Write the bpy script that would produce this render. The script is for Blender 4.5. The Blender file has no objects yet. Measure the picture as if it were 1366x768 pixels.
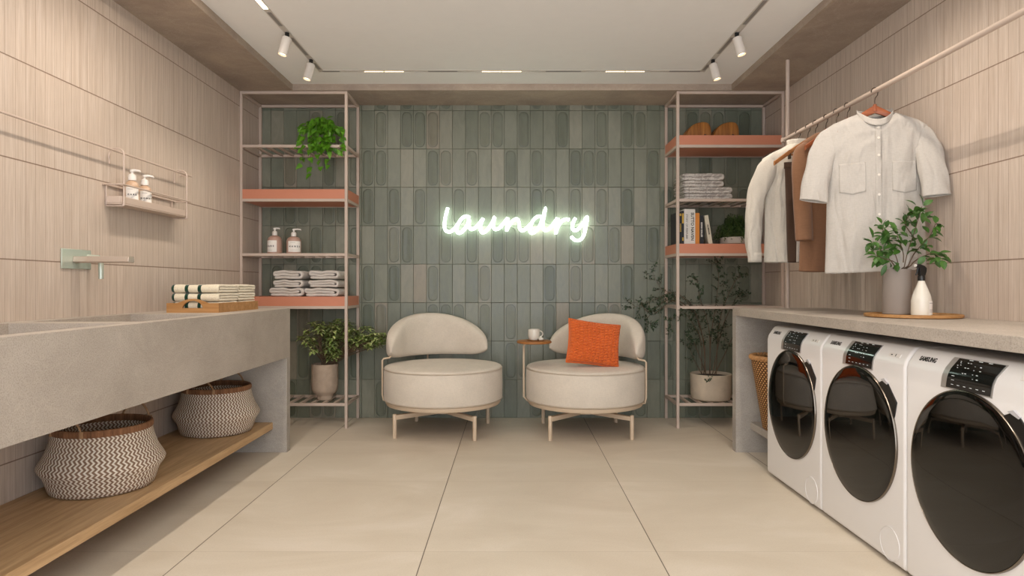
import bpy, bmesh, math, random
from math import sin, cos, pi, radians, sqrt, atan2
from mathutils import Vector, Matrix, Quaternion

scene = bpy.context.scene
COL = scene.collection
R = random.Random(7)
F = 860.0           # focal length in pixels, 1366x768 frame
CH = 1.023          # camera height
HW = 1.955          # half room width
BW = 5.0            # back wall distance

# ------------------------------------------------------------------ materials
def lin(c):
    if isinstance(c, str):
        c = [int(c[i:i+2], 16)/255 for i in (1, 3, 5)]
    return tuple(((v/12.92) if v <= .04045 else ((v+.055)/1.055)**2.4) for v in c)

class NT:
    def __init__(s, name):
        s.m = bpy.data.materials.new(name); s.m.use_nodes = True
        s.t = s.m.node_tree; s.t.nodes.clear()
        s.out = s.n('ShaderNodeOutputMaterial'); s.b = s.n('ShaderNodeBsdfPrincipled')
        s.l(s.b.outputs[0], s.out.inputs[0])
        s._co = None
    def n(s, t): return s.t.nodes.new(t)
    def l(s, a, b): s.t.links.new(a, b)
    def set(s, inp, v):
        if isinstance(v, bpy.types.NodeSocket): s.l(v, inp)
        else: inp.default_value = v
    def co(s):
        if s._co is None: s._co = s.n('ShaderNodeTexCoord').outputs['Object']
        return s._co
    def xyz(s):
        q = s.n('ShaderNodeSeparateXYZ'); s.l(s.co(), q.inputs[0]); return q.outputs
    def comb(s, x, y, z):
        q = s.n('ShaderNodeCombineXYZ'); s.set(q.inputs[0], x); s.set(q.inputs[1], y); s.set(q.inputs[2], z); return q.outputs[0]
    def ma(s, op, a, b=0.0, c=0.0):
        q = s.n('ShaderNodeMath'); q.operation = op
        s.set(q.inputs[0], a); s.set(q.inputs[1], b); s.set(q.inputs[2], c); return q.outputs[0]
    def noise(s, scale=(5, 5, 5), detail=4, rough=.55, co=None, dist=0.0):
        mp = s.n('ShaderNodeMapping'); s.l(co or s.co(), mp.inputs[0]); mp.inputs['Scale'].default_value = scale
        q = s.n('ShaderNodeTexNoise'); s.l(mp.outputs[0], q.inputs[0]); q.inputs['Scale'].default_value = 1
        q.inputs['Detail'].default_value = detail; q.inputs['Roughness'].default_value = rough
        q.inputs['Distortion'].default_value = dist
        return q.outputs[0]
    def white(s, v):
        q = s.n('ShaderNodeTexWhiteNoise'); q.noise_dimensions = '3D'; s.l(v, q.inputs[0]); return q.outputs[0]
    def ramp(s, f, stops):
        q = s.n('ShaderNodeValToRGB'); s.l(f, q.inputs[0]); e = q.color_ramp.elements
        while len(e) < len(stops): e.new(.5)
        for k, (p, c) in enumerate(stops):
            e[k].position = p; e[k].color = (*lin(c), 1) if isinstance(c, str) else (c, c, c, 1)
        return q.outputs[0]
    def mix(s, f, a, b, mode='MIX'):
        q = s.n('ShaderNodeMix'); q.data_type = 'RGBA'; q.blend_type = mode
        s.set(q.inputs[0], f)
        for i, v in ((6, a), (7, b)):
            if isinstance(v, str): v = (*lin(v), 1)
            s.set(q.inputs[i], v)
        return q.outputs[2]
    def bump(s, h, strength=.3, dist=.002, prev=None):
        q = s.n('ShaderNodeBump'); s.set(q.inputs['Height'], h); q.inputs['Strength'].default_value = strength
        q.inputs['Distance'].default_value = dist
        if prev is not None: s.l(prev, q.inputs['Normal'])
        return q.outputs[0]
    def fin(s, color, rough=.5, nrm=None, metal=0, spec=.5, **k):
        if isinstance(color, str): color = (*lin(color), 1)
        s.set(s.b.inputs['Base Color'], color); s.set(s.b.inputs['Roughness'], rough)
        s.b.inputs['Metallic'].default_value = metal
        s.b.inputs['Specular IOR Level'].default_value = spec
        if nrm is not None: s.l(nrm, s.b.inputs['Normal'])
        for kk, v in k.items(): s.b.inputs[kk.replace('_', ' ')].default_value = v
        return s.m

def plain(name, c, rough=.5, metal=0, spec=.5, var=.08, scale=14, bump=0, **k):
    t = NT(name)
    n = t.noise((scale,)*3, 4)
    f = t.ramp(n, [(.3, 1-var), (.7, 1.0)])
    col = t.mix(1.0, c, f, 'MULTIPLY')
    nr = t.bump(t.noise((scale*8,)*3, 3), .3, bump) if bump else None
    return t.fin(col, rough, nr, metal, spec, **k)

def fabric(name, c, weave=420, var=.08, rough=.9, dist=.0008, wrinkle=0):
    t = NT(name)
    n = t.noise((9, 9, 9), 3)
    w1 = t.noise((weave, weave, weave*.12), 2); w2 = t.noise((weave*.12, weave*.12, weave), 2)
    w = t.ma('ADD', w1, w2)
    f = t.ramp(n, [(.3, 1-var), (.7, 1.0)])
    g = t.ramp(t.ma('MULTIPLY', w, .5), [(.3, .86), (.62, 1.0)])
    col = t.mix(1.0, t.mix(1.0, c, f, 'MULTIPLY'), g, 'MULTIPLY')
    nr = None
    if wrinkle:
        a_ = t.noise((7, 7, 2.4), 1.5, .4, dist=.9); b_ = t.noise((16, 16, 5), 1, .4, dist=1.2)
        nr = t.bump(t.ma('ADD', a_, t.ma('MULTIPLY', b_, .35)), .8, wrinkle)
    return t.fin(col, rough, t.bump(w, .5, dist, nr), 0, .2, Sheen_Weight=.15)

def stone(name, c1, c2, fine=.12, warm=None):
    t = NT(name)
    n = t.noise((2.2, 2.2, 2.6), 7, .62, dist=.5)
    big = t.ramp(n, [(.32, c1), (.68, c2)])
    sp = t.noise((230, 230, 230), 2, .6)
    f = t.ramp(sp, [(.28, 1-fine*2.2), (.5, 1-fine*.5), (.72, 1.0)])
    col = t.mix(1.0, big, f, 'MULTIPLY')
    vein = t.ramp(t.noise((3.1, 3.1, 5), 8, .7, dist=1.6), [(.485, 0.0), (.5, .22), (.515, 0.0)])
    col = t.mix(vein, col, '#c9bdae')
    return t.fin(col, .62, t.bump(sp, .25, .0015), 0, .35)

def wood(name, c1, c2, axis='x', scale=1.0, rough=.5):
    t = NT(name)
    sc = {'x': (2.2, 34, 34), 'y': (34, 2.2, 34), 'z': (34, 34, 2.2)}[axis]
    sc = tuple(v*scale for v in sc)
    n = t.noise(sc, 6, .6, dist=.4)
    n2 = t.noise(tuple(v*5 for v in sc), 3, .6)
    col = t.ramp(n, [(.3, c1), (.7, c2)])
    col = t.mix(1.0, col, t.ramp(n2, [(.3, .86), (.6, 1.0)]), 'MULTIPLY')
    return t.fin(col, rough, t.bump(n2, .2, .001), 0, .35)

def emit(name, c, s):
    t = NT(name)
    t.b.inputs['Base Color'].default_value = (.8, .8, .8, 1)
    t.b.inputs['Emission Color'].default_value = (*lin(c), 1); t.b.inputs['Emission Strength'].default_value = s
    return t.m

def m_wall(name='ribbed_wood_tile'):
    t = NT(name); x, y, z = t.xyz()
    rowf = t.ma('DIVIDE', t.ma('SUBTRACT', z, -.059), .395)
    row = t.ma('FLOOR', rowf); fr = t.ma('FRACT', rowf)
    dj = t.ma('MULTIPLY', t.ma('MINIMUM', fr, t.ma('SUBTRACT', 1.0, fr)), .395)
    joint = t.ma('LESS_THAN', dj, .0026)
    yy = t.ma('DIVIDE', y, .054); ky = t.ma('FLOOR', yy)
    rnd = t.white(t.comb(ky, 3.0, 1.0))
    fy = t.ma('FRACT', yy)
    dg = t.ma('MULTIPLY', t.ma('MINIMUM', fy, t.ma('SUBTRACT', 1.0, fy)), .054)
    gro = t.ma('LESS_THAN', dg, t.ma('ADD', .0006, t.ma('MULTIPLY', rnd, .0011)))
    tone = t.ramp(t.white(t.comb(ky, row, 7.0)), [(0, .955), (1, 1.0)])
    v = t.comb(t.ma('MULTIPLY', y, 130.0), t.ma('MULTIPLY', row, 5.3), t.ma('MULTIPLY', z, 3.5))
    st = t.n('ShaderNodeTexNoise'); t.l(v, st.inputs[0]); st.inputs['Scale'].default_value = 1; st.inputs['Detail'].default_value = 5
    v2 = t.comb(t.ma('MULTIPLY', y, 400.0), t.ma('MULTIPLY', row, 9.3), t.ma('MULTIPLY', z, 14.))
    s2 = t.n('ShaderNodeTexNoise'); t.l(v2, s2.inputs[0]); s2.inputs['Scale'].default_value = 1; s2.inputs['Detail'].default_value = 3
    col = t.ramp(st.outputs[0], [(.25, '#bba999'), (.5, '#c7b6a7'), (.75, '#d3c4b7')])
    col = t.mix(1.0, col, tone, 'MULTIPLY')
    col = t.mix(1.0, col, t.ramp(s2.outputs[0], [(.3, .9), (.6, 1.0)]), 'MULTIPLY')
    col = t.mix(t.ma('MULTIPLY', gro, .5), col, '#8a7462')
    col = t.mix(t.ma('MULTIPLY', joint, .75), col, '#6e5441')
    h = t.ma('SUBTRACT', 1.0, t.ma('MAXIMUM', gro, joint))
    nr = t.bump(h, .6, .002)
    nr = t.bump(s2.outputs[0], .25, .001, nr)
    return t.fin(col, .5, nr, 0, .35)

def m_floor():
    t = NT('cream_porcelain_floor'); x, y, z = t.xyz()
    def dist(c, off, p):
        f = t.ma('FRACT', t.ma('DIVIDE', t.ma('SUBTRACT', c, off), p))
        return t.ma('MULTIPLY', t.ma('MINIMUM', f, t.ma('SUBTRACT', 1.0, f)), p)
    jx = t.ma('LESS_THAN', dist(x, -.338, .893), .0019); jy = t.ma('LESS_THAN', dist(y, 3.371, .888), .0013)
    kx = t.ma('FLOOR', t.ma('DIVIDE', t.ma('SUBTRACT', x, -.338), .893)); ky = t.ma('FLOOR', t.ma('DIVIDE', t.ma('SUBTRACT', y, 3.371), .888))
    off = t.comb(t.ma('MULTIPLY', kx, 3.7), t.ma('MULTIPLY', ky, 5.1), 0.0)
    va = t.n('ShaderNodeVectorMath'); va.operation = 'ADD'; t.l(t.co(), va.inputs[0]); t.l(off, va.inputs[1])
    n = t.noise((1.3, 2.6, 1), 6, .6, va.outputs[0], .8)
    col = t.ramp(n, [(.3, '#c6b9a6'), (.55, '#cfc3b1'), (.75, '#d8cdbe')])
    sp = t.noise((160, 160, 160), 2)
    col = t.mix(1.0, col, t.ramp(sp, [(.3, .94), (.6, 1.0)]), 'MULTIPLY')
    col = t.mix(t.ma('MULTIPLY', jy, .35), col, '#8d7a62')
    col = t.mix(t.ma('MULTIPLY', jx, .9), col, '#4a3c2e')
    return t.fin(col, t.ramp(n, [(.3, .42), (.7, .52)]), t.bump(sp, .12, .001), 0, .4)

TP, TX0, TH = .10046, -.4616, .2975
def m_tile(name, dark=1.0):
    t = NT(name); x, y, z = t.xyz()
    kx = t.ma('FLOOR', t.ma('DIVIDE', t.ma('SUBTRACT', x, TX0), TP)); kz = t.ma('FLOOR', t.ma('DIVIDE', z, TH))
    w = t.white(t.comb(kx, kz, 2.0)); w2 = t.white(t.comb(kx, kz, 9.0))
    base = t.ramp(w, [(0, '#6b6f5f'), (.35, '#757868'), (.8, '#808171'), (.95, '#878575'), (1, '#8c8473')])
    off = t.comb(t.ma('MULTIPLY', w, 40.0), t.ma('MULTIPLY', w2, 40.0), 0.0)
    va = t.n('ShaderNodeVectorMath'); va.operation = 'ADD'; t.l(t.co(), va.inputs[0]); t.l(off, va.inputs[1])
    n = t.noise((22, 22, 7), 5, .6, va.outputs[0], .6)
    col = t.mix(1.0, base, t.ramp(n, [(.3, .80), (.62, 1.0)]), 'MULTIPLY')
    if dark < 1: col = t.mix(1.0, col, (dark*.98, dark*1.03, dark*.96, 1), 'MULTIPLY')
    return t.fin(col, t.ramp(n, [(.3, .28), (.7, .45)]), t.bump(n, .12, .004), 0, .5)

def m_basket():
    t = NT('zigzag_woven_seagrass'); x, y, z = t.xyz()
    a = t.ma('DIVIDE', t.ma('ARCTAN2', y, x), 2*pi)
    tri = t.ma('PINGPONG', t.ma('DIVIDE', z, .0105), 1.0)
    u = t.ma('FRACT', t.ma('ADD', t.ma('MULTIPLY', a, 74.0), t.ma('MULTIPLY', tri, .62)))
    d = t.ma('ABSOLUTE', t.ma('SUBTRACT', u, .5))
    f = t.ramp(d, [(.2, 1.0), (.27, 0.0)])
    n = t.noise((120, 120, 120), 3)
    col = t.mix(f, '#8a6f5b', '#e4d9c9')
    col = t.mix(1.0, col, t.ramp(n, [(.3, .78), (.6, 1.0)]), 'MULTIPLY')
    return t.fin(col, .85, t.bump(t.ma('ADD', f, t.ma('MULTIPLY', n, .6)), .7, .003), 0, .2)

def m_wicker():
    t = NT('honey_wicker'); x, y, z = t.xyz()
    a = t.ma('MULTIPLY', t.ma('ARCTAN2', y, x), 44/(2*pi)*2)
    r = t.ma('DIVIDE', z, .0125); kr = t.ma('FLOOR', r)
    s = t.ma('SINE', t.ma('ADD', t.ma('MULTIPLY', a, pi), t.ma('MULTIPLY', kr, pi)))
    p = t.ma('ABSOLUTE', t.ma('SINE', t.ma('MULTIPLY', r, pi)))
    h = t.ma('MULTIPLY', p, t.ma('ADD', .5, t.ma('MULTIPLY', s, .5)))
    col = t.ramp(h, [(.05, '#4a2c15'), (.3, '#9a6a3c'), (.8, '#d3a46c')])
    return t.fin(col, .6, t.bump(h, .9, .006), 0, .3)

def m_leaf(name, c1, c2, edge=None):
    t = NT(name)
    n = t.noise((26, 26, 26), 3)
    col = t.ramp(n, [(.3, c1), (.7, c2)])
    if edge: col = t.mix(t.ramp(t.noise((70, 70, 70), 2), [(.5, 0.0), (.58, .85)]), col, edge)
    return t.fin(col, .42, None, 0, .4, Subsurface_Weight=0.0)

def m_towel_stripe():
    t = NT('cream_striped_towel'); x, y, z = t.xyz()
    f = None
    for c in (-.118, -.045, .022):
        q = t.ma('LESS_THAN', t.ma('ABSOLUTE', t.ma('SUBTRACT', x, c)), .009)
        f = q if f is None else t.ma('MAXIMUM', f, q)
    n = t.noise((300, 300, 300), 2)
    col = t.mix(f, '#e2d6bd', '#10382a')
    col = t.mix(1.0, col, t.ramp(n, [(.3, .8), (.6, 1.0)]), 'MULTIPLY')
    return t.fin(col, .95, t.bump(n, .8, .003), 0, .1, Sheen_Weight=.3)

def m_jacq():
    t = NT('patterned_grey_towel')
    n = t.noise((24, 24, 40), 2, .5, dist=1.5)
    col = t.ramp(n, [(.44, '#aaa19a'), (.54, '#cec7c0')])
    f = t.noise((300, 300, 300), 2)
    return t.fin(t.mix(1.0, col, t.ramp(f, [(.3, .85), (.6, 1.0)]), 'MULTIPLY'), .95, t.bump(f, .6, .002), 0, .1)

M = {}
M['wall'] = m_wall()
M['floor'] = m_floor()
M['ceil'] = plain('ceiling_paint', '#ebe8e4', .9, var=.02)
M['stone'] = stone('taupe_concrete', '#8e7d69', '#a3927d', .10)
M['soffit'] = stone('soffit_concrete', '#948478', '#b5a391', .08)
M['counter'] = stone('greige_concrete', '#a79c90', '#bcb1a5', .16)
M['panel'] = stone('grey_concrete', '#a0988f', '#b7afa5', .14)
M['tile'] = m_tile('sage_glazed_tile')
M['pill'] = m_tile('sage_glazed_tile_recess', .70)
M['grout'] = plain('grout', '#4c5248', .9)
M['frame'] = plain('rose_taupe_metal', '#bfac9e', .5, var=.03)
M['coral'] = plain('coral_lacquer', '#c67f62', .5, var=.03)
M['oak'] = wood('oak_board', '#ab8860', '#cfac82', 'y')
M['oakx'] = wood('oak_tray', '#a1713f', '#c29461', 'x')
M['acacia'] = wood('acacia', '#6b3d18', '#b87a3c', 'z', 1.5)
M['walnut'] = wood('walnut', '#8a5528', '#b0773f', 'x', 1.2)
M['hanger'] = wood('reddish_hanger_wood', '#84452a', '#a9623c', 'x', 1.0, .4)
M['hanger2'] = wood('light_hanger_wood', '#8f5c34', '#b67c4c', 'x', 1.0, .4)
M['cream'] = fabric('cream_bouclette', '#d9cdbd')
M['piping'] = plain('beige_piping', '#c0b09c', .7)
M['cmetal'] = plain('champagne_metal', '#cdb79d', .45, var=.03)
M['orange'] = fabric('burnt_orange_knit', '#dd6c30', 600, .1, .9, .0003)
M['towel'] = fabric('white_grey_terry', '#cfc6bd', 260, .1, .95, .003)
M['stripe'] = m_towel_stripe()
M['greyband'] = plain('slate_towel_lining', '#4c524f', .95)
M['jacq'] = m_jacq()
M['zig'] = m_basket()
M['braid'] = wood('brown_braid', '#5f3f28', '#94694a', 'z', 2.5, .9)
M['rope'] = plain('rope', '#a07d5c', .9, bump=.004, scale=60)
M['wicker'] = m_wicker()
M['wickrim'] = plain('wicker_rim', '#c8935c', .6, var=.35, scale=60, bump=.004)
M['white'] = plain('white_enamel', '#e2dedb', .28, var=.01, spec=.5)
M['gasket'] = plain('seam_grey', '#b9b6b8', .5)
M['chrome'] = plain('brushed_chrome', '#9b958e', .25, 1)
M['rimdark'] = plain('smoked_chrome_ring', '#7d746a', .22, 1, var=.02)
t = NT('black_door_glass'); M['dglass'] = t.fin('#030303', .03, None, 0, .5, IOR=1.55)
t = NT('black_display_glass'); M['disp'] = t.fin('#060708', .08)
M['black'] = plain('black_plastic', '#0b0b0c', .35)
M['silver'] = plain('silver_plastic', '#b9b5b1', .3, .6)
M['ink'] = plain('dark_ink', '#2a2724', .6)
M['lcd'] = emit('display_icon_light', '#cfe9ea', .16)
M['shirt'] = fabric('white_cotton', '#bbb4ab', 500, .02, .85, .0001, .045)
M['ivory'] = fabric('ivory_cotton', '#cbc3b6', 500, .02, .85, .0001, .055)
M['coat'] = fabric('camel_wool', '#8b654b', 300, .05, .95, .0005, .008)
M['trous'] = fabric('dark_brown_twill', '#4f3c30', 300, .06, .95)
M['button'] = plain('pearl_button', '#d8cfc2', .3)
M['hook'] = plain('dark_hook_metal', '#4b3f36', .35, .8)
M['amber'] = plain('blush_bottle', '#b49282', .35, var=.03)
M['beigeb'] = plain('tan_bottle', '#c2a286', .35, var=.03)
M['pump'] = plain('white_plastic', '#dfd9d2', .35, var=.02)
M['label'] = plain('paper_label', '#e6e0d8', .7, var=.02)
M['greyt'] = plain('small_print', '#8c8681', .7)
M['ceramw'] = plain('white_ceramic', '#dcd6c9', .2, var=.02)
M['potlight'] = plain('washed_clay', '#b5a08c', .8, var=.25, scale=18, bump=.003)
M['potcream'] = plain('cream_clay', '#c4b39d', .8, var=.18, scale=16, bump=.003)
M['potgrey'] = plain('matte_taupe_pot', '#8f847b', .75, var=.04)
M['potwhite'] = plain('white_stone_pot', '#bdb4a8', .7, var=.15)
M['soil'] = plain('soil', '#2c2018', .95, var=.4, scale=60, bump=.01)
M['stem'] = plain('twig_bark', '#5d4936', .8)
M['gstem'] = plain('green_stem', '#5e6b33', .7)
M['leafA'] = m_leaf('bright_heart_leaf', '#34660f', '#659a24')
M['leafB'] = m_leaf('variegated_leaf', '#587a34', '#8fa950', '#e6e2a8')
M['leafC'] = m_leaf('dark_small_leaf', '#1b2f1e', '#33492b')
M['leafD'] = m_leaf('deep_glossy_leaf', '#2a4b1b', '#476f29')
M['leafE'] = m_leaf('dark_herb_leaf', '#1e3316', '#46632a')
M['neon'] = emit('white_neon', '#e6fff0', 9.0)
M['led'] = emit('warm_led', '#ffdcae', 9.0)
M['ledsoft'] = emit('spot_lens', '#ffd9a8', 4.0)
M['spotw'] = plain('white_spot_body', '#d5cdc4', .5, var=.02)
M['trackd'] = plain('track_grey', '#8d8883', .5)
M['trackw'] = plain('track_white', '#c9c1b8', .6)
M['greenglass'] = plain('sage_lacquer_metal', '#b7beb0', .25, .3, var=.05)
M['tapb'] = plain('pale_champagne_tap', '#c2b3a4', .25, .5, var=.02)
M['bookk'] = plain('black_book', '#15161a', .55)
M['bookw'] = plain('white_book', '#d9d4cc', .6)
M['bookc'] = plain('cream_book', '#cdc3ae', .6)
M['booko'] = plain('orange_book', '#cf8130', .6)
M['pages'] = plain('paper_pages', '#d9cfbc', .9)
M['gold'] = plain('yellow_print', '#c9a23c', .6)

# ------------------------------------------------------------------ mesh builder
def V(*a): return Vector(a)

class MB:
    def __init__(s): s.v = []; s.f = []; s.mi = []; s.cur = 0
    def face(s, idx): s.f.append(tuple(idx)); s.mi.append(s.cur)
    def box(s, x0, x1, y0, y1, z0, z1):
        b = len(s.v)
        s.v += [V(x, y, z) for x in (x0, x1) for y in (y0, y1) for z in (z0, z1)]
        for q in ((0, 1, 3, 2), (4, 6, 7, 5), (0, 4, 5, 1), (2, 3, 7, 6), (0, 2, 6, 4), (1, 5, 7, 3)): s.face([b+i for i in q])
        return s
    def bar(s, p, q, w, h, up=V(0, 0, 1)):
        p = Vector(p); q = Vector(q); d = (q-p).normalized(); sd = d.cross(up).normalized(); u = sd.cross(d)
        b = len(s.v)
        for c in (p, q):
            for a, e in ((-1, -1), (1, -1), (1, 1), (-1, 1)): s.v.append(c+sd*a*w/2+u*e*h/2)
        for i in range(4): s.face([b+i, b+(i+1) % 4, b+4+(i+1) % 4, b+4+i])
        s.face([b+3, b+2, b+1, b]); s.face([b+4, b+5, b+6, b+7]); return s
    def tube(s, pts, r, n=8, closed=False, caps=True):
        pts = [Vector(p) for p in pts]; N = len(pts)
        rs = r if isinstance(r, (list, tuple)) else [r]*N
        b = len(s.v); prev = None
        for i, p in enumerate(pts):
            if closed: d = (pts[(i+1) % N]-pts[i-1])
            else: d = pts[min(i+1, N-1)]-pts[max(i-1, 0)]
            d = d.normalized() if d.length > 1e-9 else V(0, 0, 1)
            if prev is None:
                a = V(0, 0, 1) if abs(d.z) < .9 else V(1, 0, 0)
                u = d.cross(a).normalized()
            else:
                u = (prev-d*prev.dot(d)); u = u.normalized() if u.length > 1e-6 else d.orthogonal().normalized()
            prev = u; w = d.cross(u)
            for k in range(n):
                an = 2*pi*k/n; s.v.append(p+(u*cos(an)+w*sin(an))*rs[i])
        for i in range(N if closed else N-1):
            j = (i+1) % N
            for k in range(n): s.face([b+i*n+k, b+i*n+(k+1) % n, b+j*n+(k+1) % n, b+j*n+k])
        if caps and not closed:
            s.face([b+k for k in reversed(range(n))]); s.face([b+(N-1)*n+k for k in range(n)])
        return s
    def cyl(s, p, q, r0, r1=None, n=24): return s.tube([p, q], [r0, r0 if r1 is None else r1], n)
    def lathe(s, prof, c=(0, 0, 0), n=48, axis='z', cap=True):
        b = len(s.v); c = Vector(c)
        for r, h in prof:
            for k in range(n):
                a = 2*pi*k/n
                if axis == 'z': s.v.append(c+V(r*cos(a), r*sin(a), h))
                elif axis == 'x': s.v.append(c+V(h, r*cos(a), r*sin(a)))
                else: s.v.append(c+V(r*cos(a), h, r*sin(a)))
        for i in range(len(prof)-1):
            for k in range(n): s.face([b+i*n+k, b+i*n+(k+1) % n, b+(i+1)*n+(k+1) % n, b+(i+1)*n+k])
        if cap:
            if prof[0][0] > 1e-5: s.face([b+k for k in reversed(range(n))])
            if prof[-1][0] > 1e-5: s.face([b+(len(prof)-1)*n+k for k in range(n)])
        return s
    def prism(s, poly, a0, a1, axis='y'):
        """poly of 2-D points; extruded along axis. y:(x,z)  x:(y,z)  z:(x,y)"""
        b = len(s.v); n = len(poly)
        for a in (a0, a1):
            for p in poly:
                s.v.append({'y': V(p[0], a, p[1]), 'x': V(a, p[0], p[1]), 'z': V(p[0], p[1], a)}[axis])
        for i in range(n): s.face([b+i, b+(i+1) % n, b+n+(i+1) % n, b+n+i])
        s.face([b+i for i in reversed(range(n))]); s.face([b+n+i for i in range(n)]); return s
    def grid(s, fn, nu, nv, cu=False, cv=False):
        b = len(s.v)
        mu = nu if cu else nu+1; mv = nv if cv else nv+1
        for i in range(mu):
            for j in range(mv): s.v.append(Vector(fn(i/nu, j/nv)))
        for i in range(nu):
            for j in range(nv):
                a, c = i, (i+1) % mu; d, e = j, (j+1) % mv
                s.face([b+a*mv+d, b+c*mv+d, b+c*mv+e, b+a*mv+e])
        return s
    def build(s, name, mat, parent=None, bevel=0, seg=2, sharp=35, solid=0, sub=0, flat=False, merge=False):
        me = bpy.data.meshes.new(name); me.from_pydata([tuple(v) for v in s.v], [], s.f)
        mats = mat if isinstance(mat, (list, tuple)) else [mat]
        for m in mats: me.materials.append(m)
        bm = bmesh.new(); bm.from_mesh(me)
        if merge: bmesh.ops.remove_doubles(bm, verts=bm.verts, dist=1e-5)
        bm.faces.ensure_lookup_table()
        if len(mats) > 1 and not merge:
            for f, i in zip(bm.faces, s.mi): f.material_index = i
        bmesh.ops.recalc_face_normals(bm, faces=bm.faces)
        for f in bm.faces: f.smooth = not flat
        bm.to_mesh(me); bm.free()
        if not flat: me.set_sharp_from_angle(angle=radians(sharp))
        o = bpy.data.objects.new(name, me); COL.objects.link(o)
        if parent is not None: o.parent = parent
        if solid:
            m = o.modifiers.new('solid', 'SOLIDIFY'); m.thickness = solid; m.offset = 0
        if bevel:
            m = o.modifiers.new('bevel', 'BEVEL'); m.width = bevel; m.segments = seg; m.limit_method = 'ANGLE'; m.angle_limit = radians(40); m.harden_normals = False
        if sub:
            m = o.modifiers.new('sub', 'SUBSURF'); m.levels = sub; m.render_levels = sub
        return o

def text_mb(body, size, spacing=1.0, bold=0.0):
    cu = bpy.data.curves.new('txt', 'FONT'); cu.body = body; cu.size = size; cu.align_x = 'CENTER'; cu.align_y = 'CENTER'
    cu.extrude = 0.0004; cu.offset = bold; cu.space_character = spacing; cu.resolution_u = 3
    o = bpy.data.objects.new('txt', cu); COL.objects.link(o)
    dg = bpy.context.evaluated_depsgraph_get(); dg.update()
    me = bpy.data.meshes.new_from_object(o.evaluated_get(dg))
    mb = MB(); mb.v = [v.co.copy() for v in me.vertices]
    for p in me.polygons: mb.face(list(p.vertices))
    bpy.data.objects.remove(o); bpy.data.meshes.remove(me)
    return mb

def xf(mb, mat):
    mb.v = [mat @ v for v in mb.v]; return mb

def empty(name, loc=(0, 0, 0), rz=0):
    o = bpy.data.objects.new(name, None); o.empty_display_size = .05; COL.objects.link(o)
    o.location = loc; o.rotation_euler = (0, 0, rz); return o
def tag(o, label, cat, group=None):
    o['label'] = label; o['category'] = cat
    if group: o['group'] = group
    return o
def struct(o): o['kind'] = 'structure'; return o
def children(o): return [c for c in COL.objects if c.parent == o]
def copy_tree(o, parent=None):
    c = o.copy(); COL.objects.link(c); c.parent = parent
    for ch in children(o): copy_tree(ch, c)
    return c
def clone(o, loc, label, rz=None, group=None):
    c = copy_tree(o); c.location = loc
    if rz is not None: c.rotation_euler = (0, 0, rz)
    c['label'] = label
    if group: c['group'] = group
    return c

# ------------------------------------------------------------------ room shell
Y0 = -0.6
struct(MB().box(-HW-.1, HW+.1, Y0, BW+.15, -.1, 0).build('floor', M['floor']))
struct(MB().box(-HW-.1, -HW, Y0, BW+.15, 0, 2.55).build('wall_left', M['wall']))
struct(MB().box(HW, HW+.1, Y0, BW+.15, 0, 2.55).build('wall_right', M['wall']))
struct(MB().box(-1.571, 1.571, Y0, 4.61, 2.465, 2.55).build('ceiling', M['ceil']))
struct(MB().box(-HW, -1.571, Y0, BW, 2.42, 2.55).build('trim_1', M['soffit']))
struct(MB().box(1.571, HW, Y0, BW, 2.42, 2.55).build('trim_2', M['soffit']))
struct(MB().box(-1.571, 1.571, 4.61, BW, 2.42, 2.55).build('trim_3', M['soffit']))

PILLS = {8: [0, 1, 3, 5, 9, 11, 13, 14, 18, 21, 23, 25, 26, 27, 31, 34, 37],
 7: [4, 6, 9, 11, 12, 13, 17, 18, 20, 23, 26, 28, 29, 33, 34, 35, 37],
 6: [0, 2, 5, 7, 8, 9, 13, 14, 16, 19, 21, 24, 25, 26, 30, 34, 36],
 5: [0, 2, 3, 5, 6, 8, 10, 12, 15, 19, 21, 22, 24, 26, 28, 31, 37, 38],
 4: [2, 4, 7, 10, 11, 14, 16, 18, 19, 20, 24, 25, 27, 30, 33, 36],
 3: [1, 3, 4, 6, 8, 10, 13, 17, 22, 24, 28, 31, 36, 37],
 2: [3, 8, 9, 13, 14, 15, 17, 19, 22, 26, 27, 29, 31],
 1: [3, 7, 12, 19, 20, 25, 31, 33, 36],
 0: [2, 4, 5, 9, 13, 16, 17, 21, 24, 28, 29, 33, 34, 36]}
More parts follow.
